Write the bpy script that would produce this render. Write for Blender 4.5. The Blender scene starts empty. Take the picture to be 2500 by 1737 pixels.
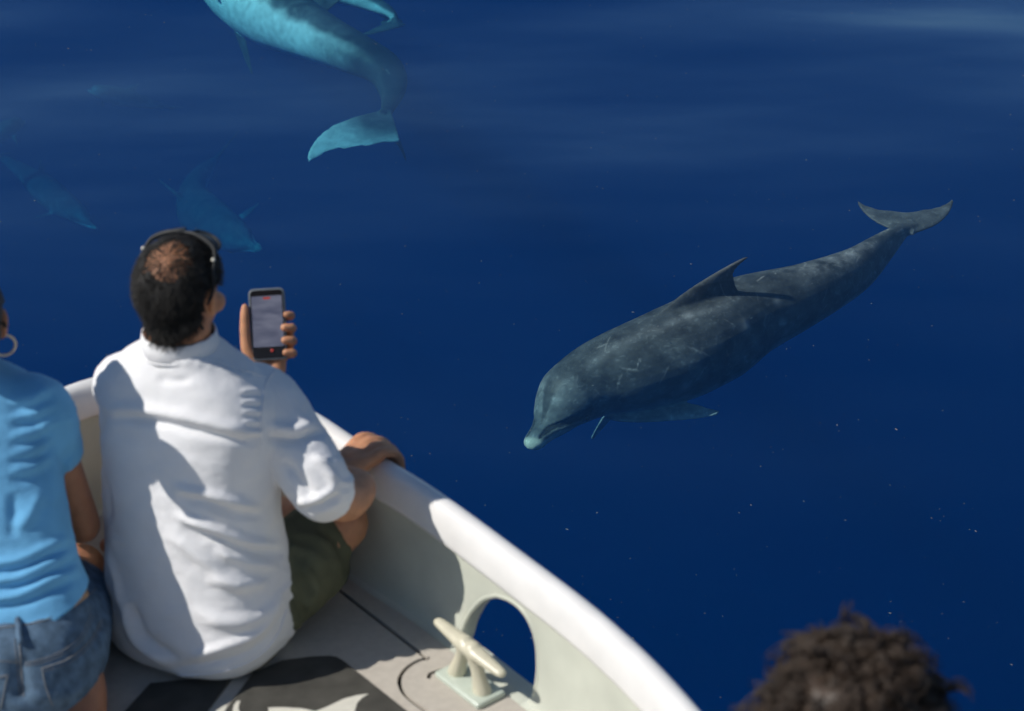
import bpy, bmesh, math, random
import numpy as np
from mathutils import Vector, Matrix
from mathutils.bvhtree import BVHTree

R = math.radians
random.seed(7); rng = np.random.default_rng(7)
scene = bpy.context.scene
col = scene.collection

# ------------------------------------------------------------------ camera, sky, sun, exposure
CAM = np.array([0.0, 0.0, 3.2]); PITCH = 28.0; FPX = 4834.0      # FPX: focal length in pixels of the 2500 px wide photograph
cam = bpy.data.cameras.new('camera'); camo = bpy.data.objects.new('camera', cam); col.objects.link(camo)
camo.location = CAM; camo.rotation_euler = (R(90 - PITCH), 0, 0)
cam.sensor_width = 36; cam.lens = 36 * FPX / 2500; cam.clip_end = 8000; cam.clip_start = 0.05
cam.dof.use_dof = True; cam.dof.focus_distance = 7.4; cam.dof.aperture_fstop = 5.0
scene.camera = camo
SUN_D = Vector((0.71, 0.12, -0.69)).normalized()                 # the way the sunlight travels
w = bpy.data.worlds.new('World'); scene.world = w; w.use_nodes = True
nt = w.node_tree; bg = nt.nodes['Background']
sky = nt.nodes.new('ShaderNodeTexSky'); sky.sky_type = 'NISHITA'; sky.sun_disc = False
sky.sun_elevation = math.asin(-SUN_D.z); sky.sun_rotation = math.atan2(-SUN_D.x, -SUN_D.y)
sky.air_density = 1.0; sky.dust_density = 0.1; sky.ozone_density = 3.0
nt.links.new(sky.outputs[0], bg.inputs[0]); bg.inputs[1].default_value = 0.075
sl = bpy.data.lights.new('sun', 'SUN'); sl.energy = 4.4; sl.angle = R(0.55); sl.color = (1.0, 0.95, 0.88)
so = bpy.data.objects.new('sun', sl); col.objects.link(so); so.location = (-5, -4, 9)
so.rotation_euler = SUN_D.to_track_quat('-Z', 'Y').to_euler()
scene.view_settings.view_transform = 'Standard'; scene.view_settings.look = 'None'
scene.view_settings.exposure = 0.0; scene.view_settings.gamma = 1.0
scene.view_settings.use_curve_mapping = False
scene.render.engine = 'CYCLES'
cy = scene.cycles
cy.use_denoising = True; cy.use_adaptive_sampling = True; cy.adaptive_threshold = 0.03; cy.max_bounces = 8; cy.volume_bounces = 1; cy.transparent_max_bounces = 16
cy.caustics_reflective = False; cy.caustics_refractive = False; cy.sample_clamp_indirect = 4.0

# ------------------------------------------------------------------ pixel directions
_cp, _sp = math.cos(R(PITCH)), math.sin(R(PITCH))
FWD = np.array([0, _cp, -_sp]); UP = np.array([0, _sp, _cp]); RT = np.array([1.0, 0, 0])
def ray(px, py): return FWD + RT * (px - 1250) / FPX + UP * (868.5 - py) / FPX
def at_y(px, py, Y): d = ray(px, py); return CAM + d * (Y / d[1])
def at_z(px, py, Z): d = ray(px, py); return CAM + d * ((Z - CAM[2]) / d[2])
V = lambda *a: np.array(a, float)
def unit(v): v = np.asarray(v, float); return v / (np.linalg.norm(v) + 1e-12)

# ------------------------------------------------------------------ mesh helpers
def tag(o, label=None, cat=None, group=None, kind=None):
    for k, v in (('label', label), ('category', cat), ('group', group), ('kind', kind)):
        if v: o[k] = v
    return o
def link(name, me, mat=None, parent=None, smooth=True):
    o = bpy.data.objects.new(name, me); col.objects.link(o)
    if mat:
        me.materials.clear()
        me.materials.append(mat)
    if parent: o.parent = parent
    if smooth: me.polygons.foreach_set('use_smooth', np.ones(len(me.polygons), bool))
    return o
def empty(name, loc=(0, 0, 0)):
    o = bpy.data.objects.new(name, None); col.objects.link(o); o.location = loc; return o
def mesh(vf, name='m'):
    me = bpy.data.meshes.new(name); me.from_pydata([tuple(map(float, p)) for p in vf[0]], [], [tuple(map(int, f)) for f in vf[1]]); me.update(); return me
def child(name, me, mat, parent, smooth=True):
    """a part whose mesh is in world coordinates, under a parent that may be moved from the origin"""
    o = link(name, me, mat, parent, smooth)
    o.matrix_parent_inverse = Matrix.Translation(parent.location).inverted()
    return o
def merge(*parts):
    vs, fs, n = [], [], 0
    for v, f in parts:
        vs.append(np.asarray(v, float)); fs += [tuple(i + n for i in q) for q in f]; n += len(v)
    return np.vstack(vs), fs
def catmull(P, n):
    P = np.asarray(P, float)
    if len(P) == 2: t = np.linspace(0, 1, n)[:, None]; return P[0] * (1 - t) + P[1] * t
    d = np.r_[0, np.cumsum(np.linalg.norm(np.diff(P[:, :3], axis=0), axis=1) ** 0.5 + 1e-9)]
    Q = np.vstack([2 * P[0] - P[1], P, 2 * P[-1] - P[-2]])
    k = np.r_[2 * d[0] - d[1], d, 2 * d[-1] - d[-2]]
    out = []
    for t in np.linspace(d[0], d[-1], n):
        i = min(max(np.searchsorted(d, t, 'right') - 1, 0), len(P) - 2) + 1
        t0, t1, t2, t3 = k[i - 1:i + 3]
        A1 = (t1 - t) / (t1 - t0) * Q[i - 1] + (t - t0) / (t1 - t0) * Q[i]
        A2 = (t2 - t) / (t2 - t1) * Q[i] + (t - t1) / (t2 - t1) * Q[i + 1]
        A3 = (t3 - t) / (t3 - t2) * Q[i + 1] + (t - t2) / (t3 - t2) * Q[i + 2]
        B1 = (t2 - t) / (t2 - t0) * A1 + (t - t0) / (t2 - t0) * A2
        B2 = (t3 - t) / (t3 - t1) * A2 + (t - t1) / (t3 - t1) * A3
        out.append((t2 - t) / (t2 - t1) * B1 + (t - t1) / (t2 - t1) * B2)
    return np.array(out)
def bridge(nr, ns, closed=False):
    f = []
    for i in range(nr if closed else nr - 1):
        a, b = i * ns, ((i + 1) % nr) * ns
        for j in range(ns): f.append((a + j, a + (j + 1) % ns, b + (j + 1) % ns, b + j))
    return f
def tube(P, r, ns=12, n=None, flat=None, cap=True, closed=False):
    """round-ended tube through P; r scalar or per point; flat=(axis, factor) squashes the section along axis"""
    P = np.asarray(P, float); r = np.broadcast_to(np.asarray(r, float), (len(P),))
    n = n or (len(P) if len(P) > 12 else max(8, 5 * len(P)))
    Q = catmull(np.c_[P, r], n) if (n != len(P) and not closed) else np.c_[P, r]
    C, rad = Q[:, :3], np.abs(Q[:, 3]) + 1e-5
    T = np.gradient(C, axis=0)
    if closed: T = np.roll(C, -1, 0) - np.roll(C, 1, 0)
    T /= np.linalg.norm(T, axis=1)[:, None] + 1e-12
    if cap and not closed:
        ks = np.array([0.95, 0.75, 0.4])
        pre = [C[0] - T[0] * rad[0] * k for k in ks]; post = [C[-1] + T[-1] * rad[-1] * k for k in ks[::-1]]
        rp = [rad[0] * math.sqrt(1 - k * k) for k in ks]; rq = [rad[-1] * math.sqrt(1 - k * k) for k in ks[::-1]]
        C = np.vstack([pre, C, post]); rad = np.r_[rp, rad, rq]; T = np.vstack([[T[0]] * 3, T, [T[-1]] * 3])
    a = np.cross(T[0], [0, 0, 1]); a = a if np.linalg.norm(a) > 1e-3 else np.cross(T[0], [0, 1, 0]); a = unit(a)
    ang = np.linspace(0, 2 * math.pi, ns, endpoint=False); vs = []
    for c, t, q in zip(C, T, rad):
        a = unit(a - t * np.dot(a, t)); b = np.cross(t, a)
        ring = np.outer(np.cos(ang), a) * q + np.outer(np.sin(ang), b) * q
        if flat is not None: ax = unit(flat[0]); ring -= np.outer(ring @ ax, ax) * (1 - flat[1])
        vs.append(c + ring)
    f = bridge(len(C), ns, closed)
    if not closed:
        f.append(tuple(range(ns))[::-1]); f.append(tuple(range((len(C) - 1) * ns, len(C) * ns)))
    return np.vstack(vs), f
def ellipsoid(c, r, axes=np.eye(3), nu=20, nv=12):
    vs = []
    for i in range(1, nv):
        p = math.pi * i / nv
        for j in range(nu):
            q = 2 * math.pi * j / nu; vs.append((math.sin(p) * math.cos(q), math.sin(p) * math.sin(q), math.cos(p)))
    vs += [(0, 0, 1), (0, 0, -1)]; v = np.array(vs) * np.asarray(r)
    f = bridge(nv - 1, nu); t = len(v) - 2
    f += [(t, (j + 1) % nu, j) for j in range(nu)]; b = (nv - 2) * nu
    f += [(t + 1, b + j, b + (j + 1) % nu) for j in range(nu)]
    return v @ np.asarray(axes) + np.asarray(c), f
def loft(secs, ns=40, n=60, e=2.4, yaw=0.0):
    """horizontal superellipse sections (z, cx, cy, a, b) -> closed body"""
    S = catmull(np.array(secs, float), n); ang = np.linspace(0, 2 * math.pi, ns, endpoint=False)
    cx, sx = np.cos(ang), np.sin(ang); k = 2 / e
    ux, uy = np.sign(cx) * np.abs(cx) ** k, np.sign(sx) * np.abs(sx) ** k
    vs = []
    for z, x, y, a, b in S:
        X, Y = ux * a, uy * b
        vs.append(np.c_[x + X * math.cos(yaw) - Y * math.sin(yaw), y + X * math.sin(yaw) + Y * math.cos(yaw), np.full(ns, z)])
    f = bridge(n, ns); f.append(tuple(range(ns))[::-1]); f.append(tuple(range((n - 1) * ns, n * ns)))
    return np.vstack(vs), f
def evaluated(me, mods):
    o = bpy.data.objects.new('tmp', me); col.objects.link(o)
    for typ, props in mods:
        m = o.modifiers.new(typ, typ)
        for k, v in props.items(): setattr(m, k, v)
    dg = bpy.context.evaluated_depsgraph_get(); dg.update()
    out = bpy.data.meshes.new_from_object(o.evaluated_get(dg), depsgraph=dg)
    bpy.data.objects.remove(o); return out
def union(parts, voxel, smooth=4, fac=0.5):
    me = mesh(merge(*parts))
    return evaluated(me, [('REMESH', dict(mode='VOXEL', voxel_size=voxel, use_smooth_shade=True)), ('SMOOTH', dict(factor=fac, iterations=smooth))])
def co(me):
    a = np.empty(len(me.vertices) * 3, np.float32); me.vertices.foreach_get('co', a); return a.reshape(-1, 3).astype(float)
def nrm(me):
    a = np.empty(len(me.vertices) * 3, np.float32); me.vertex_normals.foreach_get('vector', a); return a.reshape(-1, 3).astype(float)
def setco(me, a): me.vertices.foreach_set('co', a.astype(np.float32).ravel()); me.update()
def setcol(me, rgb, name='tint'):
    at = me.color_attributes.new(name, 'FLOAT_COLOR', 'POINT')
    at.data.foreach_set('color', np.c_[np.clip(rgb, 0, 1), np.ones(len(rgb))].astype(np.float32).ravel())
def bvh_of(me): return BVHTree.FromPolygons([v.co[:] for v in me.vertices], [p.vertices[:] for p in me.polygons])
def project(pts, bvh, off=0.0, n=None):
    """points on a mesh seen at these photo pixels"""
    P = np.array(pts, float); P = catmull(P, n or 6 * len(P)); out = []
    for p in P:
        h = bvh.ray_cast(Vector(CAM), Vector(ray(*p)).normalized())
        if h[0] is not None: out.append(np.array(h[0]) + np.array(h[1]) * off)
    return np.array(out)
def dist_line(X, L):
    """distance of points X to polyline L, and the fraction along it"""
    best = np.full(len(X), 1e9); frac = np.zeros(len(X))
    for i in range(len(L) - 1):
        a, b = L[i], L[i + 1]; d = b - a; t = np.clip(((X - a) @ d) / (d @ d + 1e-12), 0, 1)
        q = np.linalg.norm(X - a - t[:, None] * d, axis=1); m = q < best
        best[m] = q[m]; frac[m] = (i + t[m]) / (len(L) - 1)
    return best, frac
def fold(me, folds, bvh=None):
    """folds: (pixel polyline, width m, height m); ridge > 0, crease < 0; ends fade out"""
    bvh = bvh or bvh_of(me); X = co(me); N = nrm(me); d = np.zeros(len(X))
    for pts, wd, h in folds:
        L = project(pts, bvh)
        if len(L) < 3: continue
        near = np.where((X > L.min(0) - 3 * wd).all(1) & (X < L.max(0) + 3 * wd).all(1))[0]
        q, t = dist_line(X[near], L)
        d[near] += h * np.exp(-(q / wd) ** 2) * np.clip(np.sin(np.pi * t) * 1.6, 0, 1)
    setco(me, X + N * d[:, None])
def noise3(X, f, seed=0, octaves=3):
    """smooth value noise on points"""
    out = np.zeros(len(X)); amp = 1.0
    for o in range(octaves):
        P = X * f * 2 ** o + seed * 17.3; i = np.floor(P).astype(np.int64); u = P - i; u = u * u * (3 - 2 * u); v = 0
        for a in (0, 1):
            for b in (0, 1):
                for c in (0, 1):
                    h = ((i[:, 0] + a) * 73856093) ^ ((i[:, 1] + b) * 19349663) ^ ((i[:, 2] + c) * 83492791)
                    h = ((h * 2654435761) & 0xffffffff) / 0xffffffff
                    v = v + h * (u[:, 0] if a else 1 - u[:, 0]) * (u[:, 1] if b else 1 - u[:, 1]) * (u[:, 2] if c else 1 - u[:, 2])
        out += amp * (v - 0.5); amp *= 0.5
    return out
def sstep(a, b, x): t = np.clip((x - a) / (b - a), 0, 1); return t * t * (3 - 2 * t)
def prism(P, z0, z1):
    """slab with outline P (counter-clockwise xy)"""
    bm = bmesh.new(); vs = [bm.verts.new((p[0], p[1], z1)) for p in P]; f = bm.faces.new(vs)
    if f.normal.z < 0: f.normal_flip()
    r = bmesh.ops.extrude_face_region(bm, geom=[f]); nv = [g for g in r['geom'] if isinstance(g, bmesh.types.BMVert)]
    for v in nv: v.co.z = z0
    bmesh.ops.recalc_face_normals(bm, faces=bm.faces); bmesh.ops.triangulate(bm, faces=[q for q in bm.faces if len(q.verts) > 4])
    me = bpy.data.meshes.new('slab'); bm.to_mesh(me); bm.free(); return me

# ------------------------------------------------------------------ materials
def mat(name, rgb, rough=0.5, var=0.15, scale=30.0, bump=0.0, bscale=120.0, spec=0.5, attr=None, sss=0.0, sheen=0.0, weave=0.0, coat=0.0):
    m = bpy.data.materials.new(name); m.use_nodes = True; t = m.node_tree; L = t.links; p = t.nodes['Principled BSDF']
    g = t.nodes.new('ShaderNodeNewGeometry')
    n = t.nodes.new('ShaderNodeTexNoise'); n.inputs['Scale'].default_value = scale; n.inputs['Detail'].default_value = 5; L.new(g.outputs['Position'], n.inputs['Vector'])
    mr = t.nodes.new('ShaderNodeMapRange'); mr.inputs[1].default_value = 0.3; mr.inputs[2].default_value = 0.7
    mr.inputs[3].default_value = 1 - var; mr.inputs[4].default_value = 1 + var; L.new(n.outputs[0], mr.inputs[0])
    mx = t.nodes.new('ShaderNodeMix'); mx.data_type = 'RGBA'; mx.blend_type = 'MULTIPLY'; mx.inputs[0].default_value = 1
    mx.inputs[6].default_value = (*rgb, 1)
    if attr:
        a = t.nodes.new('ShaderNodeAttribute'); a.attribute_name = attr; L.new(a.outputs['Color'], mx.inputs[6])
    L.new(mr.outputs[0], mx.inputs[7]); L.new(mx.outputs[2], p.inputs['Base Color'])
    p.inputs['Roughness'].default_value = rough; p.inputs['Specular IOR Level'].default_value = spec
    if sss: p.inputs['Subsurface Weight'].default_value = sss; p.inputs['Subsurface Radius'].default_value = (0.012, 0.004, 0.002); p.inputs['Subsurface Scale'].default_value = 0.6
    if sheen: p.inputs['Sheen Weight'].default_value = sheen
    if coat: p.inputs['Coat Weight'].default_value = coat; p.inputs['Coat Roughness'].default_value = 0.08
    if bump:
        n2 = t.nodes.new('ShaderNodeTexNoise'); n2.inputs['Scale'].default_value = bscale; n2.inputs['Detail'].default_value = 6; L.new(g.outputs['Position'], n2.inputs['Vector'])
        b = t.nodes.new('ShaderNodeBump'); b.inputs['Strength'].default_value = bump; b.inputs['Distance'].default_value = 0.004; L.new(n2.outputs[0], b.inputs['Height'])
        if weave:
            wv = t.nodes.new('ShaderNodeTexWave'); wv.inputs['Scale'].default_value = weave; wv.bands_direction = 'DIAGONAL'; wv.inputs['Distortion'].default_value = 1.0; L.new(g.outputs['Position'], wv.inputs['Vector'])
            b2 = t.nodes.new('ShaderNodeBump'); b2.inputs['Strength'].default_value = 0.3; b2.inputs['Distance'].default_value = 0.001
            L.new(wv.outputs[0], b2.inputs['Height']); L.new(b.outputs[0], b2.inputs['Normal']); L.new(b2.outputs[0], p.inputs['Normal'])
        else: L.new(b.outputs[0], p.inputs['Normal'])
    return m
M = dict(
    skin=mat('tanned_skin', (0.52, 0.25, 0.135), 0.5, 0.14, 40, 0.25, 400, 0.4, sss=0.15),
    skin2=mat('brown_skin', (0.36, 0.16, 0.085), 0.5, 0.12, 35, 0.2, 400, 0.4, sss=0.15),
    shirt=mat('white_cotton', (0.80, 0.80, 0.81), 0.9, 0.03, 20, 0.25, 60, 0.2, sheen=0.1),
    blue=mat('blue_jersey', (0.15, 0.43, 0.71), 0.85, 0.10, 14, 0.2, 90, 0.2, sheen=0.1),
    denim=mat('blue_denim', (0.095, 0.155, 0.23), 0.9, 0.35, 45, 0.5, 350, 0.2, weave=400),
    stitch=mat('stitch_thread', (0.20, 0.21, 0.22), 0.9, 0.2, 200),
    patch=mat('leather_patch', (0.42, 0.25, 0.14), 0.8, 0.2, 60),
    olive=mat('olive_cotton', (0.115, 0.12, 0.075), 0.95, 0.2, 18, 0.35, 80, 0.2),
    hair=mat('dark_hair', (0.012, 0.010, 0.008), 0.45, 0.5, 150, 0.6, 500, 0.4),
    curl=mat('curly_brown_hair', (0.042, 0.028, 0.019), 0.5, 0.5, 40, 0.2, 300, 0.3),
    frame=mat('dark_plastic', (0.022, 0.024, 0.026), 0.5, 0.1, 30, spec=0.25),
    metal=mat('bright_metal', (0.6, 0.58, 0.5), 0.25, 0.1, 30),
    gold=mat('hoop_gold', (0.75, 0.62, 0.42), 0.3, 0.1, 30),
    gel=mat('white_gelcoat', (0.74, 0.73, 0.71), 0.33, 0.06, 11, 0.10, 40, 0.5, coat=0.2),
    cream=mat('cream_gelcoat', (0.54, 0.56, 0.48), 0.4, 0.09, 9, 0.10, 25, 0.5),
    foam=mat('beige_foam', (0.50, 0.46, 0.40), 0.9, 0.06, 60, 0.4, 500, 0.2),
    pad=mat('charcoal_foam', (0.062, 0.06, 0.052), 0.85, 0.25, 22, 0.5, 500, 0.3),
    base=mat('black_rubber', (0.02, 0.02, 0.02), 0.8, 0.2, 60),
    logo=mat('cream_print', (0.62, 0.60, 0.52), 0.85, 0.05, 60),
    cleat=mat('cream_cleat', (0.58, 0.55, 0.42), 0.35, 0.08, 30, 0.1, 60),
    plate=mat('pale_plate', (0.52, 0.58, 0.50), 0.3, 0.08, 30, coat=0.3),
    case=mat('grey_phone_case', (0.10, 0.12, 0.14), 0.5, 0.1, 60),
    dolphin=mat('dolphin_skin', (0.1, 0.1, 0.1), 0.5, 0.22, 16, 0.25, 30, 0.15, attr='tint'),
    eye=mat('eye_dark', (0.01, 0.01, 0.01), 0.15, 0.1, 30),
    eyewhite=mat('eye_white', (0.7, 0.68, 0.64), 0.2, 0.03, 30),
    speck=mat('pale_speck', (0.16, 0.18, 0.18), 0.6, 0.2, 300),
)
def water_mat():
    m = bpy.data.materials.new('sea_water'); m.use_nodes = True; t = m.node_tree; L = t.links; t.nodes.clear(); N = t.nodes.new
    out = N('ShaderNodeOutputMaterial'); g = N('ShaderNodeNewGeometry')
    mp = N('ShaderNodeMapping'); mp.inputs['Scale'].default_value = (0.55, 1.0, 1.0); mp.inputs['Rotation'].default_value = (0, 0, R(12)); L.new(g.outputs['Position'], mp.inputs[0])
    n = N('ShaderNodeTexNoise'); n.inputs['Scale'].default_value = 1.1; n.inputs['Detail'].default_value = 2.5; n.inputs['Roughness'].default_value = 0.4; L.new(mp.outputs[0], n.inputs['Vector'])
    b = N('ShaderNodeBump'); b.inputs['Strength'].default_value = 0.22; b.inputs['Distance'].default_value = 0.10; L.new(n.outputs[0], b.inputs['Height'])
    dt = N('ShaderNodeVectorMath'); dt.operation = 'DOT_PRODUCT'; L.new(g.outputs['Incoming'], dt.inputs[0]); L.new(b.outputs[0], dt.inputs[1])
    def mth(op, a, c=None):
        q = N('ShaderNodeMath'); q.operation = op
        for i, x in enumerate((a, c)):
            if x is None: continue
            if isinstance(x, (int, float)): q.inputs[i].default_value = x
            else: L.new(x, q.inputs[i])
        return q.outputs[0]
    c = mth('ABSOLUTE', dt.outputs['Value']); k = mth('POWER', mth('SUBTRACT', 1.0, mth('MINIMUM', c, 1.0)), 5.0); F = mth('ADD', mth('MULTIPLY', k, 0.98), 0.02)
    tr = N('ShaderNodeBsdfTransparent'); gl = N('ShaderNodeBsdfGlossy'); gl.inputs['Color'].default_value = (0.6, 0.82, 1.0, 1); gl.inputs['Roughness'].default_value = 0.07; L.new(b.outputs[0], gl.inputs['Normal'])
    mx = N('ShaderNodeMixShader'); L.new(F, mx.inputs[0]); L.new(tr.outputs[0], mx.inputs[1]); L.new(gl.outputs[0], mx.inputs[2]); L.new(mx.outputs[0], out.inputs['Surface'])
    vs = N('ShaderNodeVolumeScatter'); vs.inputs['Density'].default_value = 0.066; vs.inputs['Color'].default_value = (0.0, 0.24, 0.84, 1); vs.inputs['Anisotropy'].default_value = 0.0
    va = N('ShaderNodeVolumeAbsorption'); va.inputs['Density'].default_value = 0.75; va.inputs['Color'].default_value = (0.25, 0.74, 0.85, 1)
    ad = N('ShaderNodeAddShader'); L.new(vs.outputs[0], ad.inputs[0]); L.new(va.outputs[0], ad.inputs[1]); L.new(ad.outputs[0], out.inputs['Volume'])
    return m

# ------------------------------------------------------------------ water: one closed body, waves on its top
def build_water():
    near = np.linspace(-14, 14, 281); far = np.geomspace(14.4, 4000, 34)
    ax = np.r_[-far[::-1], near, far]; n = len(ax)
    X, Y = np.meshgrid(ax, ax + 6.0); x, y = X.ravel(), Y.ravel(); z = np.zeros_like(x)
    r = np.random.default_rng(5)
    for i in range(9):
        lam = [9, 6.5, 4.6, 3.4, 2.6, 2.0, 1.5, 1.15, 0.9][i]; a = R(98 + r.uniform(-48, 48)); amp = 0.0055 * lam ** 1.2 * (1.0 if lam > 2.5 else 0.6)
        z += amp * np.sin((x * math.cos(a) + y * math.sin(a)) * 2 * math.pi / lam + r.uniform(0, 6.28) + 0.8 * np.sin(x * 0.37 + i))
    z *= 0.42 + 0.75 * sstep(8.0, 12.5, y)
    z *= np.clip(1.3 - np.hypot(x, y - 6) / 60, 0, 1)
    v = np.c_[x, y, z]; f = []
    for i in range(n - 1):
        for j in range(n - 1): q = i * n + j; f.append((q, q + 1, q + n + 1, q + n))
    b0 = len(v); cs = [0, n - 1, n * n - 1, n * (n - 1)]
    bot = np.array([[v[c][0], v[c][1], -60.0] for c in cs]); v = np.vstack([v, bot])
    e = [list(range(n)), [i * n + n - 1 for i in range(n)], [n * n - 1 - i for i in range(n)], [n * (n - 1) - i * n for i in range(n)]]
    for k in range(4): f.append(tuple(e[k][::-1] + [b0 + k, b0 + (k + 1) % 4]))
    f.append((b0 + 3, b0 + 2, b0 + 1, b0))
    tag(link('water', mesh((v, f)), water_mat()), kind='structure', label='calm deep blue sea with gentle glassy swell')
build_water()
# ------------------------------------------------------------------ boat
DECK = 0.80
def build_boat():
    root = empty('boat', (-0.7, 0.0, DECK)); tag(root, 'white tour boat bow with rolled gunwale, cream bulwark and beige foam deck', 'boat')
    # plan of the rolled gunwale (its middle line), starboard aft -> bow -> port aft
    def zr(y): return 1.062 + 0.03 * float(sstep(2.9, 3.9, np.array(y)))
    star = []
    for px, py in ((1685, 1757), (1473, 1541), (1253, 1369), (1047, 1218), (949, 1156), (869, 1104), (742, 1022)):
        p = at_z(px, py, 1.07)
        for _ in range(3): p = at_z(px, py, zr(p[1]))
        star.append(p[:2])
    ctl = [(1.05, -4.0), (1.10, -1.5), (1.02, 0.3), (0.78, 1.45)] + [tuple(p) for p in star] + [(-0.60, 3.80), (-0.74, 3.845), (-0.88, 3.83)]
    axx = -0.72
    port = [(2 * axx - p[0], p[1] - 0.02) for p in ctl[:-3][::-1]]
    plan = catmull(np.array([(p[0], p[1], 0) for p in ctl + [(-1.0, 3.74)] + port[1:]]), 260)[:, :2]
    T = np.gradient(plan, axis=0); T /= np.linalg.norm(T, axis=1)[:, None]
    inn = np.c_[-T[:, 1], T[:, 0]]                                   # towards the inside of the boat
    if np.dot(inn[len(inn) // 2], (0, -1)) < 0: inn = -inn
    rise = 0.03 * sstep(2.9, 3.9, plan[:, 1])                         # the sheer rises towards the bow
    def sweep(profile, closed=True):
        vs = []
        for k in range(len(plan)):
            for o, z in profile: vs.append((plan[k, 0] + inn[k, 0] * o, plan[k, 1] + inn[k, 1] * o, z + (rise[k] if z > DECK + 0.1 else 0)))
        f = bridge(len(plan), len(profile)); m = len(profile)
        f.append(tuple(range(m))[::-1]); f.append(tuple(range((len(plan) - 1) * m, len(plan) * m)))
        return np.array(vs), f
    prof = []
    for a in np.linspace(-125, 50, 16): prof.append((0.002 + 0.025 * math.sin(R(a)), 1.062 + 0.026 * math.cos(R(a))))
    prof += [(0.0285, 1.065), (0.033, 1.045), (0.035, 1.030), (0.037, 1.020), (0.035, 1.015), (0.024, 1.017), (0.0, 1.02), (-0.018, 1.03)]
    gun = mesh(sweep(prof)); child('gunwale', gun, M['gel'], root)
    # bulwark wall under the roll, with the mooring opening cut through it
    wall = [(0.016, 1.03), (0.020, 1.0), (0.026, 0.92), (0.034, 0.825), (0.042, 0.809), (0.056, 0.803), (0.056, 0.77), (-0.002, 0.77), (-0.006, 0.9), (-0.008, 1.03)]
    wm = mesh(sweep(wall))
    px_hole = [(1205, 1462), (1235, 1473), (1262, 1494), (1284, 1525), (1300, 1566), (1309, 1624), (1308, 1672), (1297, 1718), (1285, 1732), (1240, 1705), (1170, 1665), (1126, 1640), (1120, 1608), (1125, 1570), (1136, 1530), (1153, 1494), (1177, 1469)]
    k0 = np.argmin(np.abs(plan[:, 1] - 3.17) + (plan[:, 0] < -0.4) * 9)
    p0 = V(plan[k0, 0] + inn[k0, 0] * 0.028, plan[k0, 1] + inn[k0, 1] * 0.028, 0); n0 = V(inn[k0, 0], inn[k0, 1], 0)
    hole = []
    for p in px_hole:
        d = ray(*p); hole.append(CAM + d * (np.dot(p0 - CAM, n0) / np.dot(d, n0)))
    hole = np.array(hole); hole[:, 2] = np.maximum(hole[:, 2], DECK + 0.004)
    ring = catmull(np.vstack([hole, hole[:1]]), 60)[:-1]
    cut = np.vstack([ring + n0 * 0.12, ring - n0 * 0.2]); m = len(ring)
    cf = bridge(2, m) + [tuple(range(m))[::-1], tuple(range(m, 2 * m))]
    cm = mesh((cut, cf)); bm = bmesh.new(); bm.from_mesh(cm); bmesh.ops.recalc_face_normals(bm, faces=bm.faces); bm.to_mesh(cm); bm.free()
    bm = bmesh.new(); bm.from_mesh(wm); bmesh.ops.recalc_face_normals(bm, faces=bm.faces); bm.to_mesh(wm); bm.free()
    cuto = bpy.data.objects.new('cutter', cm); col.objects.link(cuto)
    wm = evaluated(wm, [('BOOLEAN', dict(object=cuto, operation='DIFFERENCE', solver='EXACT'))]); bpy.data.objects.remove(cuto)
    wo = child('bulwark', wm, M['cream'], root)
    wo.data.polygons.foreach_set('use_smooth', np.zeros(len(wo.data.polygons), bool))
    # smooth shading on the long wall faces only
    bmx = bmesh.new(); bmx.from_mesh(wm)
    for e in bmx.edges: e.smooth = not (len(e.link_faces) == 2 and e.calc_face_angle(0) > R(40))
    for q in bmx.faces: q.smooth = True
    bmx.to_mesh(wm); bmx.free()
    # rolled rim round the opening, following the inner face
    bv = bvh_of(evaluated(mesh(sweep(wall)), []))
    rim = []
    for p in ring:
        h = bv.ray_cast(Vector(p + n0 * 0.3), Vector(-n0)); rim.append(np.array(h[0]) if h[0] else p)
    cen = np.mean(rim, axis=0); rim = np.array([p + unit(p - cen) * 0.004 - n0 * 0.004 for p in rim])
    low = np.where(rim[:, 2] < DECK + 0.02)[0]; st = (low.max() + 1) % len(rim) if len(low) else 0; n_r = len(rim) - len(low)
    arc = rim[[(st + i) % len(rim) for i in range(n_r)]]
    child('opening_rim', mesh(tube(arc, 0.0062, 10, len(arc))), M['cream'], root)
    # hull below
    vs, f = [], []; lev = [(1.03, 1.0, -0.022), (0.78, 0.985, -0.01), (0.4, 0.93, 0.05), (0.0, 0.84, 0.16), (-0.35, 0.62, 0.35), (-0.55, 0.12, 0.6)]
    for z, s, back in lev[1:]:
        for k in range(len(plan)): vs.append((axx + (plan[k, 0] - inn[k, 0] * 0.02 - axx) * s, plan[k, 1] - inn[k, 1] * 0.02 - back * sstep(-1, 4, plan[k, 1]), z))
    n = len(plan)
    for i in range(len(lev) - 2):
        for j in range(n - 1): f.append((i * n + j, i * n + j + 1, (i + 1) * n + j + 1, (i + 1) * n + j))
        f.append((i * n + n - 1, i * n, (i + 1) * n, (i + 1) * n + n - 1))
    f.append(tuple(range((len(lev) - 2) * n, (len(lev) - 1) * n)))
    child('hull', mesh((vs, f)), M['gel'], root)
    # deck: black backing, a foam sheet with routed grooves, dark pads
    ins = plan + inn * 0.05; step = ins[::2]
    child('deck', prism(step, 0.772, DECK - 0.004), M['base'], root, False)
    foam = prism((plan + inn * 0.058)[::2], DECK - 0.002, DECK + 0.006)
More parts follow.
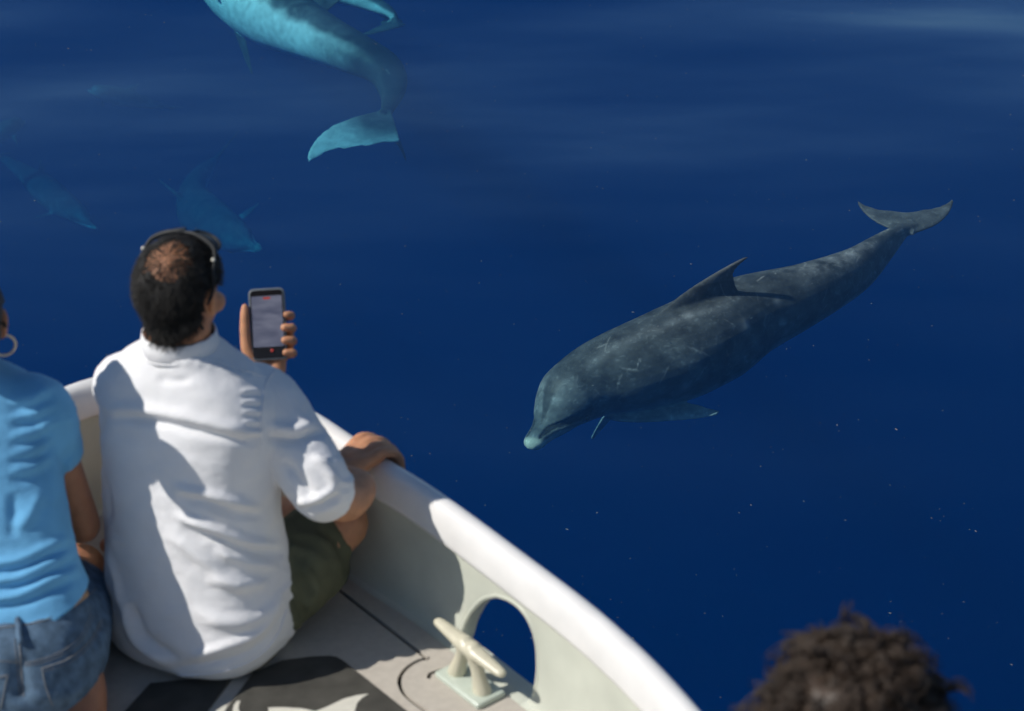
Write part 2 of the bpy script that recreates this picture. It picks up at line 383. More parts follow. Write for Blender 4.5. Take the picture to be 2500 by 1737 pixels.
    def groove(pts, wd):
        P = catmull(np.array([list(at_z(*p, DECK + 0.006)) for p in pts]), 12 * len(pts)) if len(pts) > 2 else np.array([at_z(*p, DECK + 0.006) for p in pts])
        t = np.gradient(P, axis=0); nn = np.c_[-t[:, 1], t[:, 0], 0 * t[:, 0]]; nn /= np.linalg.norm(nn, axis=1)[:, None]
        o = []
        for p, q in zip(P, nn):
            for s, z in ((-1, 0.79), (1, 0.79), (1, 0.82), (-1, 0.82)): o.append((p[0] + q[0] * wd * s, p[1] + q[1] * wd * s, z))
        g = mesh((o, bridge(len(P), 4) + [(3, 2, 1, 0), tuple(range(len(o) - 4, len(o)))]))
        bm = bmesh.new(); bm.from_mesh(g); bmesh.ops.recalc_face_normals(bm, faces=bm.faces); bm.to_mesh(g); bm.free(); return g
    lines = [[(560, 1232), (690, 1333), (820, 1435), (935, 1524), (1046, 1611)], [(1050, 1606), (1020, 1614), (990, 1634), (975, 1660), (984, 1690), (1010, 1715), (1060, 1752), (1150, 1830)], [(1046, 1657), (1050, 1646), (1065, 1640), (1105, 1628)]]
    for L in lines:
        g = groove(L, 0.0042); go = bpy.data.objects.new('cutter', g); col.objects.link(go)
        foam = evaluated(foam, [('BOOLEAN', dict(object=go, operation='DIFFERENCE', solver='EXACT'))]); bpy.data.objects.remove(go)
    child('foam_sheet', foam, M['foam'], root, False)
    def flat(name, pts, z0, z1, m, n=None):
        P = np.array([at_z(*p, z1)[:2] for p in pts])
        return child(name, prism(P, z0, z1), M[m], root, False)
    flat('deck_pad', [(618, 1642), (690, 1612), (760, 1603), (805, 1601), (822, 1604), (838, 1613), (864, 1634), (1000, 1742), (1180, 1885), (438, 1885)], DECK + 0.005, DECK + 0.011, 'pad')
    flat('deck_pad', [(568, 1652), (440, 1660), (367, 1668), (304, 1737), (170, 1885), (392, 1885)], DECK + 0.005, DECK + 0.011, 'pad')
    flat('printed_emblem', [(655, 1728), (690, 1727), (740, 1730), (770, 1737), (800, 1725), (840, 1706), (870, 1698), (900, 1694), (884, 1704), (872, 1716), (866, 1737), (874, 1770), (760, 1790), (660, 1770)], DECK + 0.0105, DECK + 0.0125, 'logo')
    flat('printed_emblem', [(568, 1736), (571, 1722), (578, 1712), (587, 1711), (584, 1718), (582, 1730), (588, 1745), (578, 1760)], DECK + 0.0105, DECK + 0.0125, 'logo')
    flat('printed_emblem', [(526, 1737), (548, 1722), (556, 1722), (545, 1745), (520, 1790), (490, 1790)], DECK + 0.0105, DECK + 0.0125, 'logo')
    # cleat
    def bx(c, ex, ey, ez, hx, hy, hz): return [c + ex * hx * a + ey * hy * b + ez * hz * d for a in (-1, 1) for b in (-1, 1) for d in (-1, 1)]
    e0, e1 = at_z(1072, 1520, 0.905), at_z(1222, 1643, 0.895); ax = unit(e1 - e0); ez = V(0, 0, 1); ey = np.cross(ez, ax)
    c = (e0 + e1) / 2; L = np.linalg.norm(e1 - e0) / 2
    bar = tube([c - ax * L, c - ax * L * 0.55 , c, c + ax * L * 0.55, c + ax * L], [0.012, 0.016, 0.020, 0.016, 0.012], 14, 24, flat=(ez, .72))
    legs = [tube([c + ax * s * 0.012, c + ax * s * 0.024 - ez * 0.035, c + ax * s * 0.040 - ez * 0.084], [0.019, 0.014, 0.020], 10, 12) for s in (-1, 1)]
    horn = union([bar] + legs, 0.003, 6); cl = child('cleat', horn, M['cleat'], root)
    b = at_z(1140, 1686, DECK + 0.012); q = V(c[0], c[1], DECK + 0.012)
    pl = [q + ax * x + ey * y for x, y in ((-0.07, -0.035), (0.07, -0.035), (0.07, 0.035), (-0.07, 0.035))]
    ps = evaluated(prism(np.array(pl), DECK + 0.004, DECK + 0.018), [('BEVEL', dict(width=0.005, segments=3))])
    o = link('base_plate', ps, M['plate'], cl)
    for x in (-0.052, 0.052):
        s = link('screw', mesh(ellipsoid(q + ax * x + ez * 0.006, (0.006, 0.006, 0.003), nu=10, nv=6)), M['metal'], cl)
    return plan, inn
PLAN, INN = build_boat()

# ------------------------------------------------------------------ dolphins
SEC = np.array([(0, .008, .008, .014), (.003, .017, .016, .024), (.007, .024, .022, .033), (.014, .030, .028, .042), (.034, .034, .033, .046), (.052, .039, .038, .054), (.064, .060, .046, .068), (.086, .104, .062, .094), (.12, .130, .090, .124), (.18, .146, .12, .145),
    (.25, .165, .155, .17), (.35, .18, .185, .19), (.45, .18, .19, .19), (.55, .150, .160, .155), (.65, .122, .128, .118), (.75, .102, .104, .088), (.85, .082, .082, .056), (.92, .058, .058, .036), (.97, .034, .032, .028), (1.0, .015, .015, .045)])
def foil(root, out, back, thick, span, table, nseg=14):
    """fin: table rows (u along span, leading edge offset back, chord, thickness)"""
    out, back = unit(out), unit(back); thick = unit(thick); Tb = catmull(np.array(table, float), nseg); vs = []; ns = 16
    ang = np.linspace(0, 2 * math.pi, ns, endpoint=False)
    for u, le, ch, th in Tb:
        for a in ang:
            cx = 0.5 - 0.5 * math.cos(a); yy = math.sin(a) * max(th * (1 - 0.30 * cx), 0.013) * 0.5
            vs.append(root + out * u * span + back * (le + cx * ch) + thick * yy)
    f = bridge(len(Tb), ns) + [tuple(range(ns))[::-1], tuple(range((len(Tb) - 1) * ns, len(Tb) * ns))]
    return np.array(vs), f
DORSAL = [(-.25, -.16, .50, .07), (0, -.02, .33, .052), (.25, .050, .255, .040), (.5, .115, .190, .030), (.72, .190, .125, .022), (.90, .275, .075, .018), (1.0, .335, .040, .014)]
FLIP = [(-.12, .0, .13, .05), (0, .0, .13, .04), (.25, .03, .135, .032), (.5, .075, .115, .024), (.75, .125, .08, .018), (.92, .165, .045, .013), (1, .19, .022, .011)]
FLUKE = [(-.06, -.02, .20, .045), (.1, .0, .185, .034), (.35, .030, .175, .024), (.6, .075, .145, .018), (.82, .145, .105, .015), (.95, .215, .065, .014), (1, .262, .034, .013)]
def dolphin(label, spine, up, scale=1.0, voxel=0.008, fluke_axes=None, flips=None, dorsal_dir=None, seed=0, marks=40, pale=1.0, dark=1.0, fluke_span=0.27, dorsal_len=0.20, dorsal_at=.45, dorsal_chord=1.0, fluke_chord=1.0, fluke_pale=0.0, flip_tone=1.0, ridge=0.0, tail_dark=0.0, belly_from=0.0, lobes=None, name='dolphin'):
    """spine: (px, py, depth z) from the snout to the root of the flukes; up: dorsal direction at head, or list per spine point"""
    P = np.array([at_z(a, b, z) for a, b, z in spine]); n = 90; C = catmull(P, n)
    d = np.r_[0, np.cumsum(np.linalg.norm(np.diff(C, axis=0), axis=1))]; C = np.array([[np.interp(t, d, C[:, k]) for k in range(3)] for t in np.linspace(0, d[-1], n)])
    T = np.gradient(C, axis=0); T /= np.linalg.norm(T, axis=1)[:, None]; s = np.linspace(0, 1, n)
    ups = np.array([up] * 2 if np.ndim(up) == 1 else up, float); U = np.array([[np.interp(t, np.linspace(0, 1, len(ups)), ups[:, k]) for k in range(3)] for t in s])
    D = U - T * np.sum(U * T, axis=1)[:, None]; D /= np.linalg.norm(D, axis=1)[:, None]; S = np.cross(T, D)
    g = np.array([[np.interp(t, SEC[:, 0], SEC[:, k]) for k in (1, 2, 3)] for t in s]) * scale
    ns = 36; ang = np.linspace(0, 2 * math.pi, ns, endpoint=False); vs = []
    for i in range(n):
        ca, sa = np.cos(ang), np.sin(ang); h = np.where(ca > 0, g[i, 0], g[i, 1])
        off = D[i] * (-0.03 * scale * (1 - sstep(.05, .12, s[i])))
        vs.append(C[i] + off + np.outer(ca * h, D[i]) + np.outer(sa * g[i, 2], S[i]))
    body = (np.vstack(vs), bridge(n, ns) + [tuple(range(ns))[::-1], tuple(range((n - 1) * ns, n * ns))])
    at = lambda q: int(round(q * (n - 1)))
    parts = [body]; i = at(dorsal_at); dd = D[i] if dorsal_dir is None else unit(dorsal_dir)
    parts.append(foil(C[i] + D[i] * g[i, 0] * 0.93, dd, T[i] - dd * np.dot(T[i], dd), np.cross(T[i], dd), dorsal_len * scale, np.array(DORSAL) * [1, scale * dorsal_chord, scale * dorsal_chord, scale]))
    i = at(.235)
    for side in (1, -1):
        rt = C[i] + S[i] * side * g[i, 2] * 0.80 - D[i] * g[i, 1] * 0.52
        o = unit(S[i] * side * 0.85 - D[i] * 0.5 + T[i] * 0.25); bk = T[i]
        if flips and flips[side]: o = unit(flips[side][0]); bk = np.asarray(flips[side][1], float); rt = flips[side][2] if np.ndim(flips[side][2]) else C[i] + S[i] * side * g[i, 2] * flips[side][2] - D[i] * g[i, 1] * flips[side][3]
        bk = unit(bk - o * np.dot(bk, o)); parts.append(foil(rt, o, bk, np.cross(o, bk), 0.33 * scale, np.array(FLIP) * [1, scale, scale, scale]))
    if fluke_axes: fs, fb = unit(fluke_axes[0]), np.asarray(fluke_axes[1], float)
    else: fs, fb = S[-1], T[-1]
    fb = unit(fb - fs * np.dot(fb, fs)); ft = np.cross(fs, fb)
    for side in (1, -1):
        sp_, d_, k_ = fluke_span, fs * side, scale * fluke_chord
        if lobes: d_, sp_, k_ = unit(lobes[side][0]), lobes[side][1], scale * lobes[side][2]
        b_ = unit(fb - d_ * np.dot(fb, d_)); parts.append(foil(C[-1] - fb * 0.06 * scale, d_, b_, np.cross(d_, b_), sp_ * scale, np.array(FLUKE) * [1, k_, k_, scale]))
    me = union(parts, voxel, 5)
    X = co(me)
    # where each vertex lies on the animal: s along the spine, height dz, side
    idx = np.empty(len(X), int)
    for a in range(0, len(X), 20000): idx[a:a + 20000] = np.argmin(((X[a:a + 20000, None, :] - C[None]) ** 2).sum(2), axis=1)
    rel = X - C[idx]; hd = np.sum(rel * D[idx], axis=1); hs = np.sum(rel * S[idx], axis=1); ss = s[idx]; sfine = ss + np.sum(rel * T[idx], axis=1) / d[-1]
    rad = np.maximum(np.where(hd > 0, g[idx, 0], g[idx, 1]), .012); q = hd / rad; th = np.arctan2(hs, hd)
    nz = noise3(X, 7, seed, 3); nz2 = noise3(X, 22, seed + 3, 3)
    back = np.array([.050, .056, .058]); sidec = np.array([.105, .115, .115]); bel = np.array([.60, .63, .62]) * pale
    b = sstep(-.25, .75, q + nz * .5)[:, None]; bl = sstep(-.50, -.85, q + nz * .25 + belly_from)[:, None]
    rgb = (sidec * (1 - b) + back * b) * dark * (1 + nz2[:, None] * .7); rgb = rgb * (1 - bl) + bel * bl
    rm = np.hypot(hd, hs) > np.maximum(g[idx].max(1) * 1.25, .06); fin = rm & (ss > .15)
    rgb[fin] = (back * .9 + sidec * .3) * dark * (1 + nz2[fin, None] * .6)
    if flip_tone != 1: fm = fin & (ss < .42) & (hd < 0); rgb[fm] = sidec * flip_tone * (1 + nz2[fm, None] * .6)  # flippers coloured paler to offset the body's shadow over them
    fl = ss > .985; rgb[fl] = back * 1.25 * dark * (1 + nz2[fl, None] * .5) 
    if fluke_pale: ff = fluke_pale * sstep(.10, .42, np.linalg.norm(X[fl] - C[-1], axis=1) + nz[fl] * .08)[:, None]; rgb[fl] = rgb[fl] * (1 - ff) + bel * ff
    if tail_dark: td = (sstep(.60, .75, sfine + nz * .04) * (~fl))[:, None] * tail_dark; rgb = rgb * (1 - td) + np.array([.018, .020, .021]) * td
    if ridge: rgb += (ridge * sstep(.58, .68, ss) * sstep(.88, .80, ss) * np.exp(-((th - .25) / .35) ** 2) * np.clip(.55 + nz2 * 1.6, 0, 1.2))[:, None]; rgb += (ridge * .35 * sstep(.13, .2, ss) * sstep(.5, .4, ss) * np.exp(-((th - .55 - nz * .3) / .14) ** 2))[:, None]  # pale streaks along the back: sunlit ripple light painted in, partly pale skin
    # head: pale cheeks beside a dark bridle stripe, pale beak tip, dark mouth line
    hm = (ss > .04) & (ss < .15) & (q > -.2)
    a = np.abs(th); lite = sstep(.15, .42, a) * sstep(1.6, .7, a) * sstep(.04, .07, sfine) * sstep(.15, .08, sfine)
    rgb += hm[:, None] * lite[:, None] * np.array([.085, .09, .088]) * (1 + 1.5 * nz2[:, None])
    mouth = (np.abs(q + .12 - .9 * sstep(.07, .12, ss) * 0.0) < .22) & (ss > .012) & (ss < .125) & (np.abs(hs) > g[idx, 2] * .5)
    tip = sstep(.020, .008, sfine + q * .004 + nz2 * .004)[:, None]; rgb = rgb * (1 - tip) + np.array([.42, .42, .35]) * tip
    rgb[mouth] *= .35
    N = nrm(me); X2 = X - N * (mouth * .004)[:, None]
    # old scars and rake marks in the skin
    rr = np.random.default_rng(seed + 11)
    for k in range(marks):
        s0 = rr.uniform(.1, .95); t0 = rr.uniform(-2.0, 2.0); ln = rr.uniform(.003, .016); dt = rr.uniform(-.22, .22); wd = rr.uniform(.0014, .0032)
        sc = np.sum((X - C[0]) * 0, axis=1) + sfine
        m = sstep(ln, ln * .6, np.abs(sc - s0)); mid = t0 + dt * (sc - s0) / ln
        dd_ = np.abs(th - mid) * np.maximum(np.hypot(hd, hs), .02)
        rgb += (m * np.exp(-(dd_ / (wd * 2.0)) ** 2) * rr.uniform(.03, .13))[:, None] * np.array([1, .97, .93])
    fk = noise3(X, 120, seed + 8, 1); mk = 1.0 if marks > 50 else 0.25; rgb *= (1 + .55 * mk * sstep(.22, .34, fk))[:, None]; rgb *= (1 + .40 * mk * noise3(X * [1, 1, 2], 45, seed + 9, 2))[:, None]      # flecks and mottling
    for k in range(marks // 6):
        c = X[rr.integers(len(X))]; r0 = rr.uniform(.01, .022); rgb += (np.exp(-((X - c) ** 2).sum(1) / r0 ** 2) * rr.uniform(.05, .15))[:, None]
    setcol(me, rgb); setco(me, X2)
    o = link(name, me, M['dolphin']); tag(o, label, 'dolphin', 'dolphins swimming beside the boat')
    i = at(.115)
    for side in (1, -1):
        e = link('eye', mesh(ellipsoid(C[i] + S[i] * side * g[i, 2] * .93 - D[i] * g[i, 1] * .35, (.011 * scale,) * 3, nu=12, nv=8)), M['eye'], o)
    return o, (C, T, D, S, g)
def all_dolphins():
    sp = [(1291, 1078, -.50), (1312, 1050, -.49), (1350, 1012, -.47), (1405, 966, -.44), (1466, 930, -.41), (1566, 893, -.37), (1670, 853, -.34), (1760, 806, -.32), (1827, 770, -.30), (1960, 720, -.27), (2088, 660, -.25), (2155, 606, -.23), (2220, 548, -.20)]
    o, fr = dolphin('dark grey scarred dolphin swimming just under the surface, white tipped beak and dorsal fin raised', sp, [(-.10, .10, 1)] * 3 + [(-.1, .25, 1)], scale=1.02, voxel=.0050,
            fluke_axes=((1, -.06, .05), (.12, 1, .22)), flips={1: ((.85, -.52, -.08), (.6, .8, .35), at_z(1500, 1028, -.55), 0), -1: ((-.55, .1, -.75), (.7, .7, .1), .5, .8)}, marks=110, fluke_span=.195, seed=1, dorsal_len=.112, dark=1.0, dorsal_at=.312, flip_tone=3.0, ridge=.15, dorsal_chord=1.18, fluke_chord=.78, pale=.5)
    dolphin('dolphin rolled on its side with bright cyan lit belly and wide fluke near the surface', [(455, -85, -1.0), (485, -65, -1.0), (540, -32, -.97), (605, 2, -.94), (690, 44, -.92), (785, 92, -.92), (870, 132, -.95), (936, 168, -.98), (960, 222, -1.0), (938, 288, -1.0)],
            [(.35, .8, .35)] * 3 + [(.6, .6, .3)], scale=1.2, voxel=.0072, fluke_axes=((-1, 0, .05), (-.35, -1, -.15)), lobes={1: ((-1, -.25, .1), .44, 1.55), -1: ((.25, .75, -.6), .22, .7)}, fluke_pale=.8, tail_dark=.97, marks=10, seed=2, pale=1.3, belly_from=-.35)
    dolphin('dolphin with pale flank passing beyond the one rolled on its side, dark fluke trailing', [(420, -190, -.9), (480, -160, -.9), (560, -120, -.9), (650, -82, -.9), (740, -50, -.9), (820, -25, -.95), (900, 5, -1.0), (960, 38, -1.05), (965, 62, -1.1)],
            [(.3, .8, .4)] * 2, scale=1.0, voxel=.014, fluke_axes=((-.3, -1, .05), (-.9, .1, -.1)), marks=8, seed=3, pale=1.2, belly_from=-.3)
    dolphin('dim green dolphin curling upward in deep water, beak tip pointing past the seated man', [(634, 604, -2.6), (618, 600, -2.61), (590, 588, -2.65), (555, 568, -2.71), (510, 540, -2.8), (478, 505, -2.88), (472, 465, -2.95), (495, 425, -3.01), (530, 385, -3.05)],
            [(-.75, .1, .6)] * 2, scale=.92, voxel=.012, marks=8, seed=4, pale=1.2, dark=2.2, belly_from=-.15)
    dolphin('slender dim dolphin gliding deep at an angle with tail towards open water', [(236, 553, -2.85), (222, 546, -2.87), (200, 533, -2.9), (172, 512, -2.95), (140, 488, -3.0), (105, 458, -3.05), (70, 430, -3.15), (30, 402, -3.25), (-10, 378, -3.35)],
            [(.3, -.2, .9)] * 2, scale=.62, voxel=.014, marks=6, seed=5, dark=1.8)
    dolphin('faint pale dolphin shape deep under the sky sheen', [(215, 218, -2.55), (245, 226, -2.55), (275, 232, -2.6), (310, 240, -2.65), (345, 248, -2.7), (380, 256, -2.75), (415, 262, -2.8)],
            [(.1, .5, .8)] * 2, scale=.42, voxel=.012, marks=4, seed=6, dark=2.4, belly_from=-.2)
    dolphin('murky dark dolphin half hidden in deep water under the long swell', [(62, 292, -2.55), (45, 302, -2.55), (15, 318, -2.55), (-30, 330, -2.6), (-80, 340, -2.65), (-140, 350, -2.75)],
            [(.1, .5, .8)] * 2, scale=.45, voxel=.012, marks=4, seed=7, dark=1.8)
    return fr
all_dolphins()
def specks():
    r = np.random.default_rng(5); vs, fs = [], []; k = 0
    oc = np.array([(1, 0, 0), (-1, 0, 0), (0, 1, 0), (0, -1, 0), (0, 0, 1), (0, 0, -1)], float); of = [(0, 2, 4), (2, 1, 4), (1, 3, 4), (3, 0, 4), (2, 0, 5), (1, 2, 5), (3, 1, 5), (0, 3, 5)]
    for _ in range(2600):
        y = r.uniform(4.2, 15) ; x = r.uniform(-.5, .5) * y * 0.75
        z = -.03 - 0.5 * r.random() ** 2; a = r.uniform(0, 6.28); sz = .0010 + .0020 * r.random() ** 4; st = 1 + 2.2 * r.random() ** 3
        q = oc * [sz * st, sz, sz * .7]; q = np.c_[q[:, 0] * math.cos(a) - q[:, 1] * math.sin(a), q[:, 0] * math.sin(a) + q[:, 1] * math.cos(a), q[:, 2]]
        vs.append(q + [x, y, z]); fs += [tuple(i + k for i in t) for t in of]; k += 6
    o = link('drifting_speck', mesh((np.vstack(vs), fs)), M['speck'], smooth=False); tag(o, 'tiny pale specks drifting just under the sea surface', 'specks', kind='stuff')
specks()
# ------------------------------------------------------------------ people
def frame_of(yaw, pitch=0.0, roll=0.0):
    """rows: right, forward, up of a head or hand"""
    m = Matrix.Rotation(yaw, 3, 'Z') @ Matrix.Rotation(pitch, 3, 'X') @ Matrix.Rotation(roll, 3, 'Y')
    return np.array([m.col[0][:], m.col[1][:], m.col[2][:]])
def head_parts(c, A, k=1.0):
    L = lambda x, y, z: c + k * (A[0] * x + A[1] * y + A[2] * z); E = lambda p, r: ellipsoid(L(*p), np.array(r) * k, A, 28, 18)
    P = [E((0, -.006, .028), (.0755, .098, .088)), E((0, .022, -.025), (.062, .070, .085)), E((0, .030, -.078), (.046, .052, .040)),
         E((0, .062, -.100), (.020, .022, .016)), E((0, .075, .020), (.052, .022, .022)),
         tube([L(0, .090, .010), L(0, .104, -.020), L(0, .112, -.036)], np.array([.007, .010, .014]) * k, 10), E((.012, .100, -.038), (.008, .010, .007)), E((-.012, .100, -.038), (.008, .010, .007)),
         E((0, .088, -.066), (.022, .010, .006)), E((0, .086, -.076), (.019, .010, .007)), E((0, .052, -.055), (.05, .04, .03))]
    for s in (-1, 1):
        P.append(E((s * .052, .052, -.030), (.020, .026, .022)))
        P.append(tube([L(s * .074, .008, .022), L(s * .083, -.010, .020), L(s * .084, -.016, -.002), L(s * .079, -.010, -.022), L(s * .072, .004, -.034)], np.array([.006, .0075, .007, .0065, .006]) * k, 8))
        P.append(E((s * .074, -.002, -.004), (.007, .016, .024)))
    return P, L
def face(o, L, k=1.0, skinmat=None):
    for s in (-1, 1):
        e = link('eye', mesh(ellipsoid(L(s * .031, .080, 0), np.array((.0125,) * 3) * k, nu=12, nv=8)), M['eyewhite'], o)
        link('pupil', mesh(ellipsoid(L(s * .031, .0905, 0), np.array((.0045,) * 3) * k, nu=10, nv=6)), M['eye'], e)
        link('eyebrow', mesh(tube([L(s * .014, .098, .022), L(s * .033, .095, .028), L(s * .052, .080, .022)], [.004, .0045, .003], 8)), M['hair'], o)
    link('lips', mesh(merge(tube([L(-.022, .090, -.071), L(-.008, .0985, -.067), L(0, .098, -.069), L(.008, .0985, -.067), L(.022, .090, -.071)], .0035, 8), tube([L(-.020, .089, -.073), L(0, .0975, -.077), L(.020, .089, -.073)], [.002, .0048, .002], 8))), M['patch'], o)
def strands(roots, dirs, lens, r0=0.0009, seg=3, curl=0.0, grav=(0, 0, -1), gk=0.6, seed=0, sides=3, taper=.25, freq=1.0, phase=None, freqs=None):
    """many hair strands as thin tubes, one mesh"""
    rg = np.random.default_rng(seed); n = len(roots); t = np.linspace(0, 1, seg + 1); g = np.asarray(grav, float)
    a = np.cross(dirs, [0.3, 0.5, 0.8]); a /= np.linalg.norm(a, axis=1)[:, None]; b = np.cross(dirs, a); ph = rg.uniform(0, 6.28, n); fr = rg.uniform(.7, 1.4, n) * freq
    if phase is not None: ph, fr = phase, freqs; a = np.cross(dirs, [0.31, 0.52, 0.79]); a /= np.linalg.norm(a, axis=1)[:, None]; b = np.cross(dirs, a)
    pts = np.empty((n, seg + 1, 3))
    for i, u in enumerate(t):
        p = roots + dirs * (lens * u)[:, None] + g * (lens * u * u * gk)[:, None]
        if curl: p = p + (a * np.cos(ph + 6.28 * fr * u)[:, None] + b * np.sin(ph + 6.28 * fr * u)[:, None]) * curl * min(1, u * 2)
        pts[:, i] = p
    vs = np.empty((n, seg + 1, sides, 3)); ang = np.linspace(0, 6.283, sides, endpoint=False)
    for i, u in enumerate(t):
        rr = r0 * (1 - (1 - taper) * u)
        for j, q in enumerate(ang): vs[:, i, j] = pts[:, i] + a * math.cos(q) * rr + b * math.sin(q) * rr
    idx = np.arange(n * (seg + 1) * sides).reshape(n, seg + 1, sides); F = []
    for j in range(sides):
        k = (j + 1) % sides; F.append(np.stack([idx[:, :-1, j], idx[:, :-1, k], idx[:, 1:, k], idx[:, 1:, j]], -1).reshape(-1, 4))
    F = np.vstack(F); me = bpy.data.meshes.new('strands'); v = vs.reshape(-1, 3)
    me.vertices.add(len(v)); me.vertices.foreach_set('co', v.astype(np.float32).ravel()); me.loops.add(F.size); me.loops.foreach_set('vertex_index', F.astype(np.int32).ravel())
    me.polygons.add(len(F)); me.polygons.foreach_set('loop_start', np.arange(0, F.size, 4, dtype=np.int32)); me.update(calc_edges=True); me.validate(); return me
def shell(me, keep, off):
    """a copy of part of a mesh lifted off along its normals; off per vertex"""
    X = co(me) + nrm(me) * off[:, None]; n = len(me.polygons)
    faces = [tuple(p.vertices) for p in me.polygons if all(keep[i] for i in p.vertices)]
    used = sorted({i for f in faces for i in f}); mp = {i: j for j, i in enumerate(used)}
    return mesh((X[used], [tuple(mp[i] for i in f) for f in faces]))
def side_strip(bvh, pts, r, m, parent, name, off=.001, flat=.4, n=None):
    L = project(pts, bvh, off, n)
    if len(L) > 3: return link(name, mesh(tube(L, r, 6, len(L))), m, parent)

def ridged(X, seed):
    """thin creases of cloth that run across and slightly down"""
    Y = np.c_[X[:, 0] * .55 + X[:, 2] * .25, X[:, 1] * .8, X[:, 2] * 1.5 + X[:, 0] * .35]; m = np.clip(noise3(X, 5, seed + 2, 2) * 2.2 + .35, 0, 1)
    return m * ((1 - np.clip(np.abs(noise3(Y, 16, seed, 1)) * 6, 0, 1)) ** 2 + .5 * (1 - np.clip(np.abs(noise3(Y, 34, seed + 5, 1)) * 6, 0, 1)) ** 2)
# ---- the seated man in the white shirt
def build_man():
    hc = V(-.628, 3.362, 1.545); A = frame_of(R(-20), R(-4)); H, L = head_parts(hc, A, .93)
    # phone first: the hand closes on it
    pc = at_y(654, 792, 3.74); n = unit(V(-.02, -.86, .50)); u = unit(np.cross(V(0, 0, 1), n) * 1.0); u = unit(u - n * np.dot(u, n)); v = np.cross(n, u)
    if u[0] < 0: u = -u; v = np.cross(n, u)
    if v[2] < 0: v = -v
    c4 = math.cos(R(4)), math.sin(R(4)); u, v = u * c4[0] + v * c4[1], v * c4[0] - u * c4[1]
    Q = lambda a, b, d=0.0: pc + u * a + v * b + n * d
    fingers = []
    for i, (b, ln) in enumerate(((.014, .9), (-.013, 1.0), (-.040, 1.0), (-.066, .9))):
        r = (.0090, .0102, .0102, .0092)[i]
        fingers.append(tube([Q(-.020, b * .8 - .012, -.026), Q(.020, b, -.024), Q(.047, b + .001, -.012), Q(.0500, b + .002, .004), Q(.036 if i else .042, b + .003, .0128)], [r * 1.15, r * 1.1, r * 1.05, r, r * .9], 12, 26))
    fingers.append(tube([Q(-.028, -.085, -.020), Q(-.046, -.055, -.008), Q(-.0495, -.015, .000), Q(-.0475, .020, .004), Q(-.046, .038, .006)], [.017, .0145, .0115, .0105, .0085], 12, 26))
    palm = [tube([Q(-.018, .005, -.030), Q(-.015, -.040, -.032), Q(-.010, -.085, -.030)], [.017, .022, .024], 14, 16, flat=(n, .6)), tube([Q(.004, .008, -.028), Q(.008, -.040, -.030), Q(.004, -.09, -.030)], [.016, .021, .022], 14, 16, flat=(n, .6)),
            tube([Q(-.030, -.055, -.022), Q(-.022, -.092, -.026)], [.020, .021], 12, 10), tube([Q(.018, -.062, -.020), Q(.010, -.098, -.026)], [.017, .020], 12, 10)]
    wrist = Q(-.006, -.125, -.040); lel = V(-.70, 3.62, 1.06); lsh = V(-.765, 3.425, 1.315); rsh = V(-.492, 3.365, 1.308); rel = V(-.372, 3.280, 1.165)
    larm = [tube([Q(-.006, -.095, -.032), wrist, wrist * .55 + lel * .45, lel], [.024, .024, .034, .040], 16, 24, ), tube([lsh, lel], [.048, .042], 16, 14)]
    # right hand on the gunwale
    k = np.argmin(np.hypot(PLAN[:, 0] + .285, PLAN[:, 1] - 3.49)); g0 = V(PLAN[k, 0], PLAN[k, 1], 1.082); t = unit(V(*(PLAN[k - 4] - PLAN[k + 4]), 0)); o = -V(INN[k, 0], INN[k, 1], 0)
    if t[1] > 0: t = -t
    G = lambda a, b, c: g0 + t * a + o * b + V(0, 0, c)
    rf = []
    for i, a in enumerate((-.038, -.013, .012, .035)):
        r = (.0098, .0102, .0098, .0086)[i]; e = (.0, .004, .0, -.006)[i]
        rf.append(tube([G(a * .85, -.050, .034), G(a, -.004 + e, .047), G(a * 1.05, .036 + e, .026), G(a * 1.05, .046 + e, -.006), G(a * 1.05, .036, -.028)], [r * 1.25, r * 1.35, r * 1.12, r, r * .9], 12, 24))
    rf.append(tube([G(-.030, -.075, .020), G(-.052, -.050, .016), G(-.062, -.032, .006), G(-.062, -.030, -.012)], [.017, .014, .011, .009], 12, 20))
    rw = G(.006, -.118, .030)
    rp = [tube([G(-.024, -.012, .036), G(-.016, -.06, .034), G(-.004, -.105, .030)], [.018, .021, .023], 14, 16), tube([G(.022, -.010, .034), G(.020, -.06, .031), G(.010, -.105, .028)], [.016, .020, .022], 14, 16), tube([G(0, -.012, .036), G(.002, -.06, .036)], [.018, .02], 14, 10)]
    rarm = [tube([G(.003, -.10, .029), rw, at_y(878, 1188, 3.37), at_y(842, 1226, 3.31), rel], [.025, .026, .033, .040, .042], 16, 26), tube([rsh, rel], [.05, .043], 16, 14)]
    neck = [tube([V(-.635, 3.345, 1.36), V(-.633, 3.345, 1.44), hc + V(0, -.018, -.02)], [.068, .060, .060], 20, 16)]
    torso = [loft([(1.41, -.635, 3.35, .07, .06), (1.34, -.630, 3.355, .145, .075), (1.26, -.63, 3.35, .15, .09), (1.1, -.632, 3.33, .14, .09), (.95, -.632, 3.31, .15, .10), (.87, -.632, 3.31, .14, .10)], 28, 30, yaw=R(-24))]
    rk, lk = V(-.352, 3.43, .985), V(-.80, 3.60, .955); rh, lh = V(-.56, 3.265, .895), V(-.70, 3.33, .895)
    ra, la = V(-.70, 3.60, .86), V(-.52, 3.655, .868)
